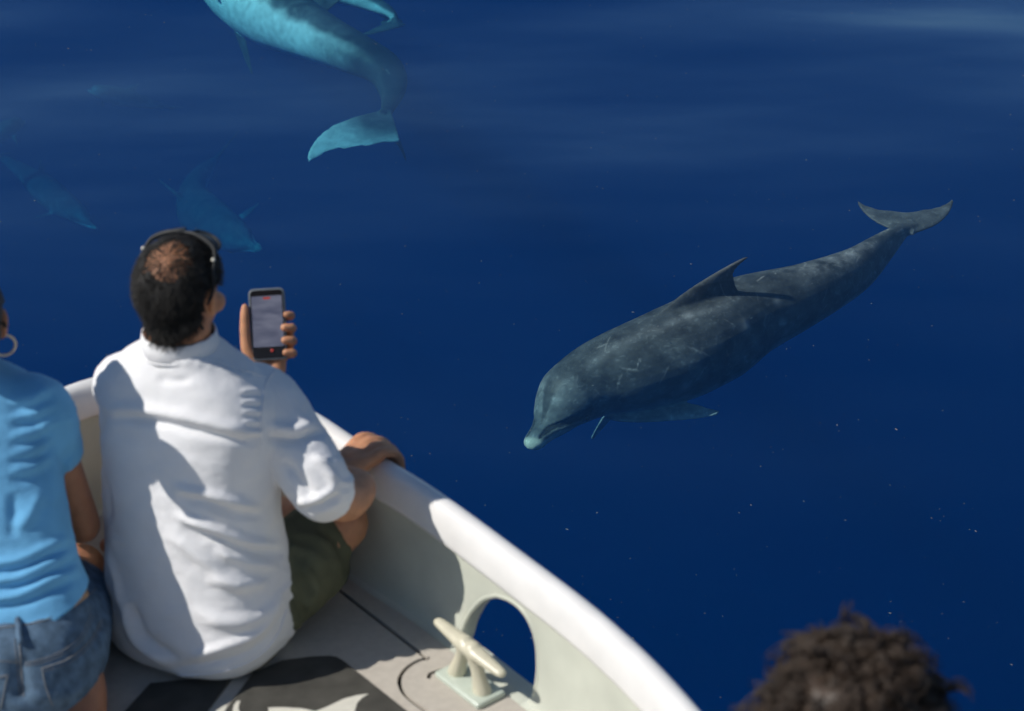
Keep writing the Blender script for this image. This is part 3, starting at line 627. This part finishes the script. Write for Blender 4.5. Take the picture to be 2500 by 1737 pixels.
    legs = [tube([rh, rh * .4 + rk * .6, rk], [.082, .072, .058], 18, 20), tube([lh, lk], [.08, .058], 18, 14), tube([rk, rk * .6 + ra * .4 + V(0, .015, 0), ra], [.056, .054, .036], 16, 18), tube([lk, lk * .6 + la * .4, la], [.056, .054, .036], 16, 18),
            tube([la + V(-.02, -.01, 0), la + V(.05, -.04, .0), la + V(.11, -.085, .008), la + V(.15, -.11, .004)], [.034, .034, .029, .016], 14, 16), tube([ra + V(.02, 0, 0), ra + V(-.08, -.01, -.01), ra + V(-.17, -.03, -.02)], [.034, .033, .018], 14, 16)]
    body = union(H + neck + torso + larm + rarm + palm + fingers + rp + rf + legs, .0042, 3)
    X = co(body); rel_ = X - hc; loc = rel_ @ A.T
    for s in (-1, 1):                                                # eye sockets
        q = np.linalg.norm(loc - [s * .031, .088, .002], axis=1); X -= (A[1] * .009) * np.exp(-(q / .016) ** 2)[:, None]
    setco(body, X); X = co(body)
    man = link('person', body, M['skin']); tag(man, 'person in white shirt and olive shorts sitting on the deck, filming with a phone', 'person')
    face(man, L, .93)
    # nails of the hand on the phone
    # hair: cap lifted off the scalp, thin on the crown, and short strands over it
    loc = (X - hc) @ A.T; hd = np.linalg.norm(loc, axis=1) < .16
    line = loc[:, 2] > np.interp(loc[:, 1], [-.12, -.07, -.04, .02, .06, .10], [-.084, -.078, -.044, .012, .055, .070])
    earside = (np.abs(loc[:, 0]) > .056) & (loc[:, 2] < .028) & (loc[:, 1] > -.034)
    keep = hd & line & ~earside & (loc[:, 2] > -.10)
    crown = L(.008, -.060, .100); nz = noise3(X, 60, 3, 3)
    dcr = np.linalg.norm((X - crown) * 1.0, axis=1) + nz * .03; bald = sstep(.058, .030, dcr)
    cap_keep = keep & (bald < .5)
    edge = sstep(0, .02, loc[:, 2] - np.interp(loc[:, 1], [-.12, -.07, -.04, .02, .06, .10], [-.084, -.078, -.044, .012, .055, .070]))
    cap = shell(body, cap_keep, (.0015 + .0055 * edge * (1 - bald)) + nz * .004)
    hair = link('hair', cap, M['hair'], man)
    N = nrm(body); ids = np.where(keep)[0]; rg = np.random.default_rng(4); ch = rg.choice(ids, 9000); b_ = bald[ch]; ch = ch[rg.random(len(ch)) > b_ * .42]
    roots = X[ch] + N[ch] * .004 + rg.normal(0, .0015, (len(ch), 3)); swirl = np.cross(N[ch], unit(X[ch] - crown)) * .5
    rad_ = X[ch] - crown; rad_ /= np.linalg.norm(rad_, axis=1)[:, None] + 1e-6
    dr = N[ch] * .55 + rad_ * .8 + swirl * .4 + rg.normal(0, .22, (len(ch), 3)); dr /= np.linalg.norm(dr, axis=1)[:, None]
    link('hair_strands', strands(roots, dr, rg.uniform(.007, .014, len(ch)), .0008, 3, gk=.3, seed=5), M['hair'], man)['kind'] = 'stuff'
    # shirt
    S = [(1.445, -.634, 3.352, .072, .068), (1.425, -.634, 3.352, .100, .080), (1.395, -.631, 3.352, .142, .096), (1.345, -.627, 3.352, .178, .113), (1.29, -.626, 3.346, .182, .125), (1.22, -.628, 3.336, .178, .130), (1.12, -.632, 3.318, .178, .132),
         (1.02, -.628, 3.300, .184, .138), (.94, -.625, 3.285, .193, .146), (.88, -.626, 3.275, .194, .150), (.835, -.63, 3.275, .182, .146), (.812, -.632, 3.28, .160, .130), (.800, -.634, 3.285, .12, .10)]
    cuff = rel + unit(rw - rel) * .035
    sl = [tube([V(-.54, 3.36, 1.325), rsh, rsh * .5 + rel * .5 + V(.006, 0, -.002), rel + V(.006, -.004, -.004), cuff + V(.004, -.004, -.004)], [.066, .074, .068, .061, .053], 24, 34),
          tube([cuff - unit(rw - rel) * .022, cuff + unit(rw - rel) * .010], [.057, .054], 24, 8),
          tube([V(-.72, 3.395, 1.33), lsh, lsh * .5 + lel * .5, lel], [.058, .062, .062, .056], 24, 24)]
    sm = union([loft(S, 56, 70, 2.5, R(-26))] + sl, .0048, 5)
    F = [([(228, 1025), (330, 1022), (430, 1040), (520, 1062), (640, 1085)], .010, -.0065), ([(240, 1000), (340, 1000), (450, 1018), (560, 1045), (640, 1066)], .016, .006),
         ([(415, 1190), (500, 1205), (580, 1228), (640, 1245)], .012, .007), ([(430, 1212), (520, 1232), (600, 1256), (650, 1262)], .011, -.006),
         ([(420, 1255), (520, 1290), (610, 1325), (690, 1335)], .013, .009), ([(440, 1285), (540, 1320), (640, 1348), (700, 1350)], .012, -.008), ([(520, 1340), (600, 1372), (680, 1385)], .012, .006), ([(400, 1300), (470, 1345), (560, 1420), (620, 1450)], .018, .005),
         ([(500, 1412), (590, 1424), (660, 1425)], .014, .005), ([(470, 1490), (560, 1520), (650, 1500), (690, 1450)], .018, .006), ([(300, 1460), (330, 1560), (420, 1625)], .016, .008), ([(320, 1470), (360, 1560), (440, 1610)], .014, -.006),
         ([(450, 1610), (540, 1580), (620, 1550), (680, 1490)], .012, .006), ([(400, 1635), (520, 1620), (620, 1585), (670, 1540)], .010, -.004), ([(262, 1330), (285, 1420), (300, 1500)], .014, .006), ([(240, 1130), (262, 1200), (268, 1280)], .014, -.005),
         ([(380, 870), (450, 880), (540, 905), (620, 935)], .014, .0035), ([(380, 925), (420, 930), (470, 927)], .010, -.003), ([(650, 1065), (720, 1075), (790, 1050)], .012, -.008), ([(645, 1040), (720, 1050), (770, 1030)], .014, .006),
         ([(760, 1110), (800, 1150), (820, 1210)], .012, .006), ([(720, 1230), (780, 1215), (820, 1190)], .010, .005), ([(735, 1245), (790, 1232), (835, 1205)], .009, -.005), ([(690, 1120), (740, 1180), (770, 1230)], .014, -.005), ([(260, 1000), (246, 1080), (250, 1150)], .014, -.005)]
    for i in range(5): F.append(([(585 + 2 * i, 958 + 24 * i), (615, 955 + 25 * i), (640, 958 + 25 * i)], .0065, .0022)); F.append(([(590 + 2 * i, 970 + 24 * i), (618, 968 + 25 * i), (640, 970 + 25 * i)], .0065, -.0022))
    for i in range(9): F.append(([(400 + 27 * i, 853 + i * 4.4), (404 + 27 * i, 870 + i * 4.4), (402 + 27 * i, 890 + i * 4.4)], .0055, .0007))
    F = [(a, b * .8, c * 1.6) for a, b, c in F]
    fold(sm, F); X = co(sm); N = nrm(sm); setco(sm, X + N * (noise3(X, 9, 2, 3) * .004 + ridged(X, 3) * .0045 + noise3(X * [1, 1, 2.2], 22, 5, 2) * .0022)[:, None])
    shirt = link('shirt', sm, M['shirt'], man); sb = bvh_of(sm)
    # stand collar, seams, rolled cuff edge
    cr = []
    for a in np.linspace(0, 2 * math.pi, 48, endpoint=False): cr.append((-.634 + .072 * math.cos(a), 3.349 + .070 * math.sin(a)))
    cv, cf = [], []
    for i, (x, y) in enumerate(cr):
        lift = .004 * math.sin(i * 1.7); fr = max(0, (y - 3.39)) * .5
        for dr_, z in ((1.06, 1.428), (1.03, 1.455), (.99, 1.472 - fr), (.95, 1.474 - fr), (.94, 1.455), (.96, 1.428)): cv.append((-.634 + (x + .634) * dr_, 3.349 + (y - 3.349) * dr_, z + lift * .3))
    ring = [(-.634 + .0775 * math.cos(a), 3.349 + .0755 * math.sin(a), 1.436 + .002 * math.sin(3 * a)) for a in np.linspace(0, 2 * math.pi, 64, endpoint=False)]
    link('collar_seam', mesh(tube(np.array(ring), .0022, 6, closed=True)), M['shirt'], shirt)
    link('collar', mesh((cv, bridge(48, 6, True))), M['shirt'], shirt)
    side_strip(sb, [(672, 905), (650, 935), (641, 985), (638, 1040), (640, 1085)], .0028, M['shirt'], shirt, 'shoulder_seam', 0)
    side_strip(sb, [(360, 850), (450, 862), (560, 892), (660, 925)], .0018, M['shirt'], shirt, 'yoke_seam', 0)
    side_strip(sb, [(700, 1490), (680, 1545), (640, 1595), (570, 1632), (480, 1648), (400, 1645), (330, 1620)], .0030, M['shirt'], shirt, 'hem', 0)
    ct = unit(rw - rel); cc = cuff + ct * .012
    a1 = unit(np.cross(ct, [0, 0, 1])); a2 = np.cross(ct, a1)
    # shorts
    hip = [loft([(.98, -.63, 3.30, .13, .10), (.92, -.625, 3.29, .155, .118), (.86, -.622, 3.282, .168, .128), (.815, -.622, 3.28, .166, .130), (.801, -.622, 3.285, .13, .11)], 32, 20, yaw=R(-26))]
    rend = rh * .26 + rk * .74; lend = lh * .15 + lk * .85
    sh = union(hip + [tube([rh, rh * .5 + rk * .5 + V(.01, -.01, -.008), rend], [.104, .098, .080], 24, 20), tube([lh, lend], [.088, .080], 24, 16), tube([rh + V(.04, -.02, -.02), rend + V(.02, -.015, -.05)], [.075, .055], 20, 12)], .0055, 5)
    fold(sh, [([(690, 1330), (740, 1345), (800, 1380)], .012, .008), ([(700, 1370), (735, 1420), (760, 1480)], .012, -.012), ([(720, 1370), (765, 1420), (780, 1470)], .011, .008), ([(705, 1440), (740, 1490), (745, 1540)], .010, -.010), ([(690, 1300), (760, 1310), (830, 1350)], .012, .006), ([(720, 1520), (740, 1545), (700, 1590)], .012, .007), ([(780, 1290), (830, 1330), (845, 1380)], .010, -.006)])
    X = co(sh); setco(sh, X + nrm(sh) * (noise3(X, 16, 8, 3) * .008)[:, None]); link('shorts', sh, M['olive'], man)
    # phone, held
    ph = empty('phone', tuple(pc)); tag(ph, 'phone in dark grey case held up in the hand, recording screen lit', 'phone')
    def rbox(hw, hh, d0, d1, r, nseg=5):
        pts = []
        for sx, sy, a0 in ((1, 1, 0), (-1, 1, 90), (-1, -1, 180), (1, -1, 270)):
            for q in np.linspace(0, 90, nseg): pts.append(((hw - r) * sx + r * math.cos(R(a0 + q)), (hh - r) * sy + r * math.sin(R(a0 + q))))
        m_ = len(pts); vs = [Q(a, b, d0) for a, b in pts] + [Q(a, b, d1) for a, b in pts]
        return np.array(vs), bridge(2, m_) + [tuple(range(m_))[::-1], tuple(range(m_, 2 * m_))]
    def bev(vf, w): return evaluated(mesh(vf), [('BEVEL', dict(width=w, segments=2, limit_method='ANGLE', angle_limit=R(50)))])
    child('case', bev(rbox(.0385, .0765, -.0105, .0012, .011), .002), M['case'], ph)
    glass = bpy.data.materials.new('phone_glass'); glass.use_nodes = True; p = glass.node_tree.nodes['Principled BSDF']; p.inputs['Base Color'].default_value = (.012, .012, .014, 1); p.inputs['Roughness'].default_value = .12
    scr = child('screen', mesh(rbox(.0345, .0725, .0009, .0019, .008)), glass, ph, False)
    def emat(name, rgb, st):
        m_ = bpy.data.materials.new(name); m_.use_nodes = True; q = m_.node_tree.nodes['Principled BSDF']; q.inputs['Base Color'].default_value = (.02, .02, .02, 1); q.inputs['Emission Color'].default_value = (*rgb, 1); q.inputs['Emission Strength'].default_value = st; q.inputs['Roughness'].default_value = .25; return m_
    im = emat('screen_image', (.10, .12, .21), .9); t_ = im.node_tree; gg = t_.nodes.new('ShaderNodeNewGeometry'); nn = t_.nodes.new('ShaderNodeTexNoise'); nn.inputs['Scale'].default_value = 28; mp = t_.nodes.new('ShaderNodeMapping'); mp.inputs['Scale'].default_value = (.6, 1, 2.5)
    rp_ = t_.nodes.new('ShaderNodeValToRGB'); rp_.color_ramp.elements[0].color = (.06, .07, .12, 1); rp_.color_ramp.elements[1].color = (.13, .14, .20, 1); rp_.color_ramp.elements[0].position = .35; rp_.color_ramp.elements[1].position = .68
    t_.links.new(gg.outputs['Position'], mp.inputs[0]); t_.links.new(mp.outputs[0], nn.inputs['Vector']); t_.links.new(nn.outputs[0], rp_.inputs[0]); t_.links.new(rp_.outputs[0], t_.nodes['Principled BSDF'].inputs['Emission Color'])
    def rect(a0, a1, b0, b1, d): return mesh(([Q(a0, b0, d), Q(a1, b0, d), Q(a1, b1, d), Q(a0, b1, d)], [(0, 1, 2, 3)]))
    link('camera_view', rect(-.0325, .0325, -.048, .060, .0022), im, scr, False)
    link('recording_timer', rect(-.007, .008, .0530, .0575, .0025), emat('timer_red', (.6, .06, .04), .5), scr, False)
    link('record_button', mesh(ellipsoid(Q(.006, -.056, .0022), (.0035,) * 3, nu=12, nv=8)), emat('record_red', (.5, .05, .04), .6), scr)
    # sunglasses pushed up on the head
    sg = empty('sunglasses', tuple(L(0, .03, .12))); tag(sg, 'dark sunglasses pushed up on the head of the person filming', 'sunglasses')
    top = [L(-.079, .008, .086), L(-.071, .020, .101), L(-.045, .030, .114), L(-.014, .033, .1215), L(0, .034, .121), L(.014, .033, .1215), L(.045, .030, .114), L(.071, .020, .101), L(.079, .008, .086)]
    child('front_frame', mesh(tube(top, [.0035, .0045, .0058, .0046, .0035, .0046, .0058, .0045, .0035], 10, 60)), M['frame'], sg)
    for s in (-1, 1):
        low = [L(s * .074, .018, .096), L(s * .070, .048, .100), L(s * .045, .066, .108), L(s * .016, .060, .117), L(s * .010, .036, .121)]
        child('lens_rim', mesh(tube(low, .003, 8, 30)), M['frame'], sg)
        lens_v = [L(s * .043, .050, .113)] + [p + V(0, 0, 0) for p in catmull(np.array(low + [L(s * .045, .031, .114), L(s * .070, .021, .101), low[0]]), 30)]
        child('lens', mesh((lens_v, [(0, i, i + 1) for i in range(1, 30)])), M['eye'], sg)
        child('temple_arm', mesh(tube([L(s * .079, .008, .086), L(s * .0835, -.010, .066), L(s * .0855, -.016, .040), L(s * .084, -.022, .018), L(s * .080, -.032, .002)], [.0032, .003, .0028, .0028, .0025], 8, 30)), M['frame'], sg)
        child('hinge', mesh(ellipsoid(L(s * .0795, .000, .086), (.0042,) * 3, nu=12, nv=8)), M['metal'], sg)
    return man
build_man()

# ---- the person in the blue shirt
def build_blue():
    hc = V(-1.018, 3.262, 1.532); A = frame_of(R(8), R(-6)); H, L = head_parts(hc, A, .95)
    rsh, rel, rha = V(-.890, 3.245, 1.358), V(-.842, 3.27, 1.085), V(-.95, 3.44, 1.0); lsh, lel, lha = V(-1.215, 3.245, 1.36), V(-1.27, 3.27, 1.09), V(-1.14, 3.44, 1.0)
    hipc = V(-.955, 3.02, .975)
    torso = [loft([(1.435, -1.05, 3.255, .045, .045), (1.405, -1.055, 3.25, .115, .06), (1.35, -1.05, 3.24, .14, .08), (1.22, -1.02, 3.17, .12, .08), (1.12, -.995, 3.11, .112, .08), (1.04, -.965, 3.06, .135, .10), (.96, -.95, 3.03, .15, .11)], 28, 30)]
    neck = [tube([V(-1.05, 3.25, 1.38), V(-1.04, 3.265, 1.45), hc + V(0, -.015, -.03)], [.05, .046, .05], 18, 14)]
    def hand(wr, d, side):
        d = unit(d); s = unit(np.cross(d, [0, 0, 1])); P = [tube([wr, wr + d * .05, wr + d * .085], [.022, .028, .026], 12, 12, flat=(V(0, 0, 1), .55))]
        for i, x in enumerate((-.024, -.008, .008, .023)): ln = (.066, .074, .07, .055)[i]; P.append(tube([wr + d * .075 + s * x, wr + d * (.085 + ln * .5) + s * x * 1.1 - V(0, 0, .008), wr + d * (.08 + ln) + s * x * 1.15 - V(0, 0, .022)], [.009, .008, .0065], 10, 14))
        P.append(tube([wr + d * .03 + s * side * .022, wr + d * .06 + s * side * .045, wr + d * .09 + s * side * .052], [.012, .010, .0075], 10, 12)); return P
    arms = [tube([rsh, rsh * .45 + rel * .55, rel], [.045, .040, .036], 16, 18), tube([rel, rel * .6 + rha * .4, rha], [.036, .034, .023], 16, 18), tube([lsh, lel], [.045, .036], 16, 12), tube([lel, lha], [.036, .023], 16, 12)] + hand(rha, (-.1, 1, -.25), 1) + hand(lha, (.1, 1, -.25), -1)
    # kneeling, sitting back on the heels
    rh, lh = hipc + V(.085, .03, -.03), hipc + V(-.085, .03, -.03); rk, lk = V(-.90, 3.43, .872), V(-1.06, 3.44, .872); ra, la = V(-.862, 3.02, .842), V(-1.06, 3.0, .842)
    legs = []
    for h, k, a in ((rh, rk, ra), (lh, lk, la)):
        legs += [tube([h, h * .4 + k * .6, k], [.088, .075, .055], 18, 18), tube([k, k * .5 + a * .5, a], [.054, .052, .034], 16, 18), tube([a + V(0, .03, .0), a + V(.005, -.05, -.012), a + V(.01, -.14, -.022)], [.034, .031, .018], 14, 14)]
    legs.append(tube([V(-.86, 3.10, .93), V(-.818, 2.985, .886), V(-.800, 2.90, .85)], [.058, .056, .046], 16, 14))
    body = union(H + neck + torso + arms + legs, .0048, 3); X = co(body); loc = (X - hc) @ A.T
    for s in (-1, 1): q = np.linalg.norm(loc - [s * .0295, .084, .002], axis=1); X -= (A[1] * .008) * np.exp(-(q / .016) ** 2)[:, None]
    setco(body, X)
    w = link('person', body, M['skin2']); tag(w, 'person in light blue shirt and denim shorts kneeling beside the one filming', 'person'); face(w, L, .95)
    # dark hair tied back
    loc = (X - hc) @ A.T; keep = (np.linalg.norm(loc, axis=1) < .16) & (loc[:, 2] > np.interp(loc[:, 1], [-.12, -.05, 0, .05, .09], [-.095, -.085, .005, .05, .062])) & ~((np.abs(loc[:, 0]) > .064) & (loc[:, 2] < .03) & (loc[:, 1] > -.02))
    hr = link('hair', shell(body, keep, .010 + noise3(X, 40, 1, 2) * .006), M['hair'], w)
    bun = mesh(merge(*[tube([L(.012 * math.cos(q), -.10, .06 + .012 * math.sin(q)), L(.030 * math.cos(q), -.135, .050 + .028 * math.sin(q)), L(.022 * math.cos(q + .8), -.16, .035 + .02 * math.sin(q + .8)), L(.004, -.168, .02)], [.012, .016, .014, .008], 8, 16) for q in np.linspace(0, 6.28, 9)[:-1]]))
    link('hair_bun', bun, M['hair'], hr)
    ring = [L(.075, .004, -.052) + A[2] * .020 * math.cos(q) + A[0] * .020 * math.sin(q) + A[1] * .006 * math.sin(q) for q in np.linspace(0, 6.283, 40, endpoint=False)]
    link('hoop_earring', mesh(tube(np.array(ring), .0026, 8, closed=True)), M['gold'], w)
    # t-shirt
    T = [(1.452, -1.034, 3.255, 0.058, 0.056), (1.438, -1.036, 3.252, 0.095, 0.066), (1.412, -1.039, 3.25, 0.14, 0.08), (1.368, -1.036, 3.242, 0.17, 0.098), (1.3, -1.026, 3.212, 0.17, 0.104), (1.21, -1.002, 3.162, 0.162, 0.102), (1.12, -0.978, 3.108, 0.158, 0.102), (1.06, -0.956, 3.072, 0.161, 0.108), (1.035, -0.9507, 3.052, 0.167, 0.118), (1.018, -0.9502, 3.044, 0.169, 0.122), (1.004, -0.9519, 3.04, 0.156, 0.112)]
    sm = union([loft(T, 48, 60, 2.3, R(2)), tube([V(-.955, 3.245, 1.372), rsh, rsh * .66 + rel * .34 + V(.002, 0, .004)], [.064, .062, .053], 22, 20), tube([V(-1.14, 3.245, 1.372), lsh, lsh * .66 + lel * .34], [.064, .062, .053], 22, 20)], .0048, 5)
    F = []
    rg = np.random.default_rng(9)
    for y0, h in ((960, .0045), (1000, .004), (1045, .0045), (1085, .004), (1130, .004)): F.append(([(20, y0 + 20), (80, y0 + 12), (130, y0 - 18)], .011, h)); F.append(([(20, y0 + 42), (80, y0 + 34), (135, y0 + 4)], .011, -h))
    for y0 in (1330, 1372, 1415): F += [([(-60, y0 + 50), (40, y0 + 40), (120, y0 + 5), (200, y0 - 30)], .010, .007), ([(-60, y0 + 72), (40, y0 + 62), (120, y0 + 27), (205, y0 - 8)], .010, -.006)]
    F += [([(30, 1300), (70, 1260), (100, 1200)], .012, .006), ([(30, 1200), (35, 1260), (28, 1320)], .012, -.006), ([(165, 1120), (178, 1180), (185, 1250)], .010, .006), ([(150, 1130), (160, 1190), (165, 1260)], .010, -.006)]
    fold(sm, F); X = co(sm); X = X + nrm(sm) * (noise3(X * [1, 1, 2], 14, 4, 3) * .004 + ridged(X, 9) * .004)[:, None]
    lim = 1.006 + .055 * sstep(-.96, -.80, X[:, 0]); sk = sstep(.006, -.012, X[:, 2] - lim)[:, None] * .22     # the hem rides up over the hip
    X[:, :2] = X[:, :2] * (1 - sk) + np.array([-.955, 3.045]) * sk; setco(sm, X); ts = link('tshirt', sm, M['blue'], w); tb = bvh_of(sm)
    # denim shorts
    dm = union([loft([(1.065, -.965, 3.05, .128, .095), (1.045, -.958, 3.045, .150, .116), (1.0, -.952, 3.03, .166, .134), (.93, -.95, 3.02, .176, .146), (.885, -.952, 3.03, .172, .142), (.862, -.953, 3.05, .155, .12)], 44, 40, 2.4), tube([rh, rh * .45 + rk * .55], [.104, .092], 22, 16), tube([lh, lh * .45 + lk * .55], [.104, .092], 22, 16)], .005, 5)
    fold(dm, [([(46, 1600), (48, 1660), (52, 1720)], .014, -.012), ([(60, 1690), (150, 1700), (230, 1660)], .012, .005), ([(140, 1500), (200, 1480), (240, 1450)], .012, .004), ([(180, 1600), (230, 1560), (260, 1510)], .012, -.004)])
    X = co(dm); setco(dm, X + nrm(dm) * (noise3(X, 30, 6, 3) * .004)[:, None]); ds = link('denim_shorts', dm, M['denim'], w); db = bvh_of(dm)
    for pts, r, nm in (([(-60, 1540), (20, 1532), (110, 1515), (200, 1470), (232, 1440)], .0012, 'waistband_seam'), ([(46, 1560), (52, 1630), (58, 1700)], .0013, 'back_seam'), ([(36, 1560), (42, 1630), (48, 1700)], .0007, 'back_seam'), ([(62, 1620), (130, 1600), (190, 1560), (222, 1500)], .0009, 'yoke_stitch'), ([(62, 1627), (132, 1608), (194, 1568), (228, 1506)], .0007, 'yoke_stitch'),
                       ([(102, 1632), (160, 1612), (215, 1570), (247, 1515)], .0014, 'pocket_edge'), ([(104, 1640), (162, 1621), (219, 1578), (250, 1524)], .0007, 'pocket_edge'), ([(102, 1632), (112, 1680), (128, 1722)], .0010, 'pocket_edge'), ([(18, 1650), (10, 1690), (2, 1730)], .0010, 'pocket_edge'), ([(18, 1650), (-20, 1655), (-60, 1650)], .0014, 'pocket_edge'), ([(-50, 1612), (0, 1614), (46, 1618)], .0009, 'yoke_stitch')):
        side_strip(db, pts, r, M['stitch'], ds, nm)
    side_strip(db, [(40, 1490), (45, 1530), (50, 1568)], .0062, M['denim'], ds, 'belt_loop', .004)
    L2 = project([(176, 1478), (190, 1466), (205, 1452)], db, .0015)
    if len(L2) > 3: link('leather_label', mesh(tube(L2, .010, 8, len(L2), flat=(unit(V(.5, -1, .2)), .25))), M['patch'], ds)
    return w
build_blue()

# ---- the curly-haired person sitting aft, only the hair in view
def build_curly():
    hc = at_y(2085, 1822, 1.90); A = frame_of(R(-6), R(-14)); H, L = head_parts(hc, A, .93); x0, y0, z0 = hc
    seat = DECK + .40
    torso = [loft([(z0 - .14, x0, y0 - .01, .055, .055), (z0 - .19, x0, y0 - .02, .15, .08), (z0 - .26, x0, y0 - .03, .18, .10), (z0 - .42, x0, y0 - .05, .155, .105), (z0 - .56, x0, y0 - .06, .16, .12), (z0 - .64, x0, y0 - .06, .15, .12)], 28, 30)]
    arms = []
    for s in (-1, 1):
        sh, el, ha = V(x0 + s * .17, y0 - .03, z0 - .24), V(x0 + s * .20, y0 + .02, z0 - .50), V(x0 + s * .12, y0 + .24, z0 - .56)
        arms += [tube([sh, el], [.05, .04], 14, 12), tube([el, ha], [.04, .025], 14, 12), tube([ha, ha + V(-s * .01, .09, -.01)], [.03, .022], 12, 10, flat=(V(0, 0, 1), .6))]
        for q in (-.022, -.007, .008, .022): arms.append(tube([ha + V(q, .085, -.01), ha + V(q, .12, -.018), ha + V(q, .145, -.034)], [.009, .008, .0065], 8, 10))
        arms.append(tube([ha + V(-s * .025, .03, -.005), ha + V(-s * .045, .075, -.012)], [.012, .008], 8, 8))
        hp, kn, an = V(x0 + s * .09, y0 - .05, z0 - .66), V(x0 + s * .11, y0 + .34, z0 - .66), V(x0 + s * .10, y0 + .32, DECK + .07)
        arms += [tube([hp, kn], [.085, .06], 16, 14), tube([kn, kn * .5 + an * .5 + V(0, -.02, 0), an], [.058, .055, .036], 14, 14), tube([an + V(0, -.03, -.02), an + V(0, .08, -.035), an + V(0, .17, -.045)], [.036, .034, .02], 12, 12)]
    body = union(H + [tube([V(x0, y0 - .02, z0 - .22), hc + V(0, -.01, -.02)], [.055, .052], 16, 12)] + torso + arms, .006, 3)
    X = co(body); p = link('person', body, M['skin2']); tag(p, 'person with messy curly brown hair sitting aft of the mooring cleat', 'person'); face(p, L, .98)
    loc = (X - hc) @ A.T; N = nrm(body)
    keep = (np.linalg.norm(loc, axis=1) < .16) & (loc[:, 2] > np.interp(loc[:, 1], [-.12, -.05, 0, .05, .09], [-.11, -.10, -.03, .03, .055]))
    hr = link('hair', shell(body, keep, .018 + noise3(X, 45, 1, 2) * .022), M['curl'], p)
    ids = np.where(keep)[0]; rg = np.random.default_rng(12); nl, per = 430, 10; ch = rg.choice(ids, nl); n_ = N[ch]
    tang = np.cross(n_, rg.normal(0, 1, (nl, 3))); d = n_ * .28 + tang * .9 + A[1] * .2; d /= np.linalg.norm(d, axis=1)[:, None]
    rt = np.repeat(X[ch] + n_ * .016, per, 0) + rg.normal(0, .0034, (nl * per, 3)); dd = np.repeat(d, per, 0) + rg.normal(0, .06, (nl * per, 3)); dd /= np.linalg.norm(dd, axis=1)[:, None]
    ph = np.repeat(rg.uniform(0, 6.28, nl), per) + rg.normal(0, .25, nl * per); fq = np.repeat(rg.uniform(.8, 1.7, nl), per)
    lk_ = strands(rt, dd, np.repeat(rg.uniform(.045, .085, nl), per) * rg.uniform(.85, 1.1, nl * per), .0016, 14, curl=.010, grav=(0, .25, -1), gk=.45, seed=3, sides=4, taper=.45, phase=ph, freqs=fq)
    tag(link('curl_locks', lk_, M['curl'], hr), kind='stuff')
    ch = rg.choice(ids, 28); n_ = N[ch]; d = n_ + rg.normal(0, .4, n_.shape); d /= np.linalg.norm(d, axis=1)[:, None]
    tag(link('stray_hair', strands(X[ch] + n_ * .03, d, rg.uniform(.03, .055, len(ch)), .0009, 12, curl=.006, gk=.1, seed=8, sides=4, taper=.4, freq=1.2), M['curl'], hr), kind='stuff')
    sh = union([loft([(z0 - .165, x0, y0 - .015, .075, .065), (z0 - .19, x0, y0 - .02, .16, .09), (z0 - .26, x0, y0 - .03, .20, .115), (z0 - .42, x0, y0 - .05, .175, .12), (z0 - .60, x0, y0 - .06, .175, .135), (z0 - .66, x0, y0 - .06, .16, .13)], 36, 36)] + [tube([V(x0 + s * .14, y0 - .03, z0 - .22), V(x0 + s * .19, y0 - .01, z0 - .37)], [.07, .06], 16, 12) for s in (-1, 1)], .007, 4)
    X = co(sh); setco(sh, X + nrm(sh) * (noise3(X, 14, 3, 3) * .008)[:, None]); link('tshirt', sh, M['case'], p)
    sr = union([loft([(z0 - .60, x0, y0 - .06, .165, .13), (z0 - .68, x0, y0 - .05, .175, .145), (z0 - .735, x0, y0 - .04, .16, .13)], 30, 16)] + [tube([V(x0 + s * .09, y0 - .05, z0 - .66), V(x0 + s * .11, y0 + .24, z0 - .66)], [.10, .085], 18, 14) for s in (-1, 1)], .008, 4)
    link('shorts', sr, M['olive'], p)
    # the box seat under this person
    st = empty('box_seat', (x0, y0 - .05, DECK)); tag(st, 'white moulded box seat standing on the deck under the curly-haired person', 'seat')
    top = z0 - .75
    child('seat_box', evaluated(prism(np.array([(x0 - .26, y0 - .28), (x0 + .26, y0 - .28), (x0 + .26, y0 + .16), (x0 - .26, y0 + .16)]), DECK + .004, top - .05), [('BEVEL', dict(width=.02, segments=3))]), M['gel'], st)
    child('cushion', evaluated(prism(np.array([(x0 - .27, y0 - .29), (x0 + .27, y0 - .29), (x0 + .27, y0 + .17), (x0 - .27, y0 + .17)]), top - .052, top + .012), [('BEVEL', dict(width=.022, segments=4))]), M['foam'], st)
build_curly()
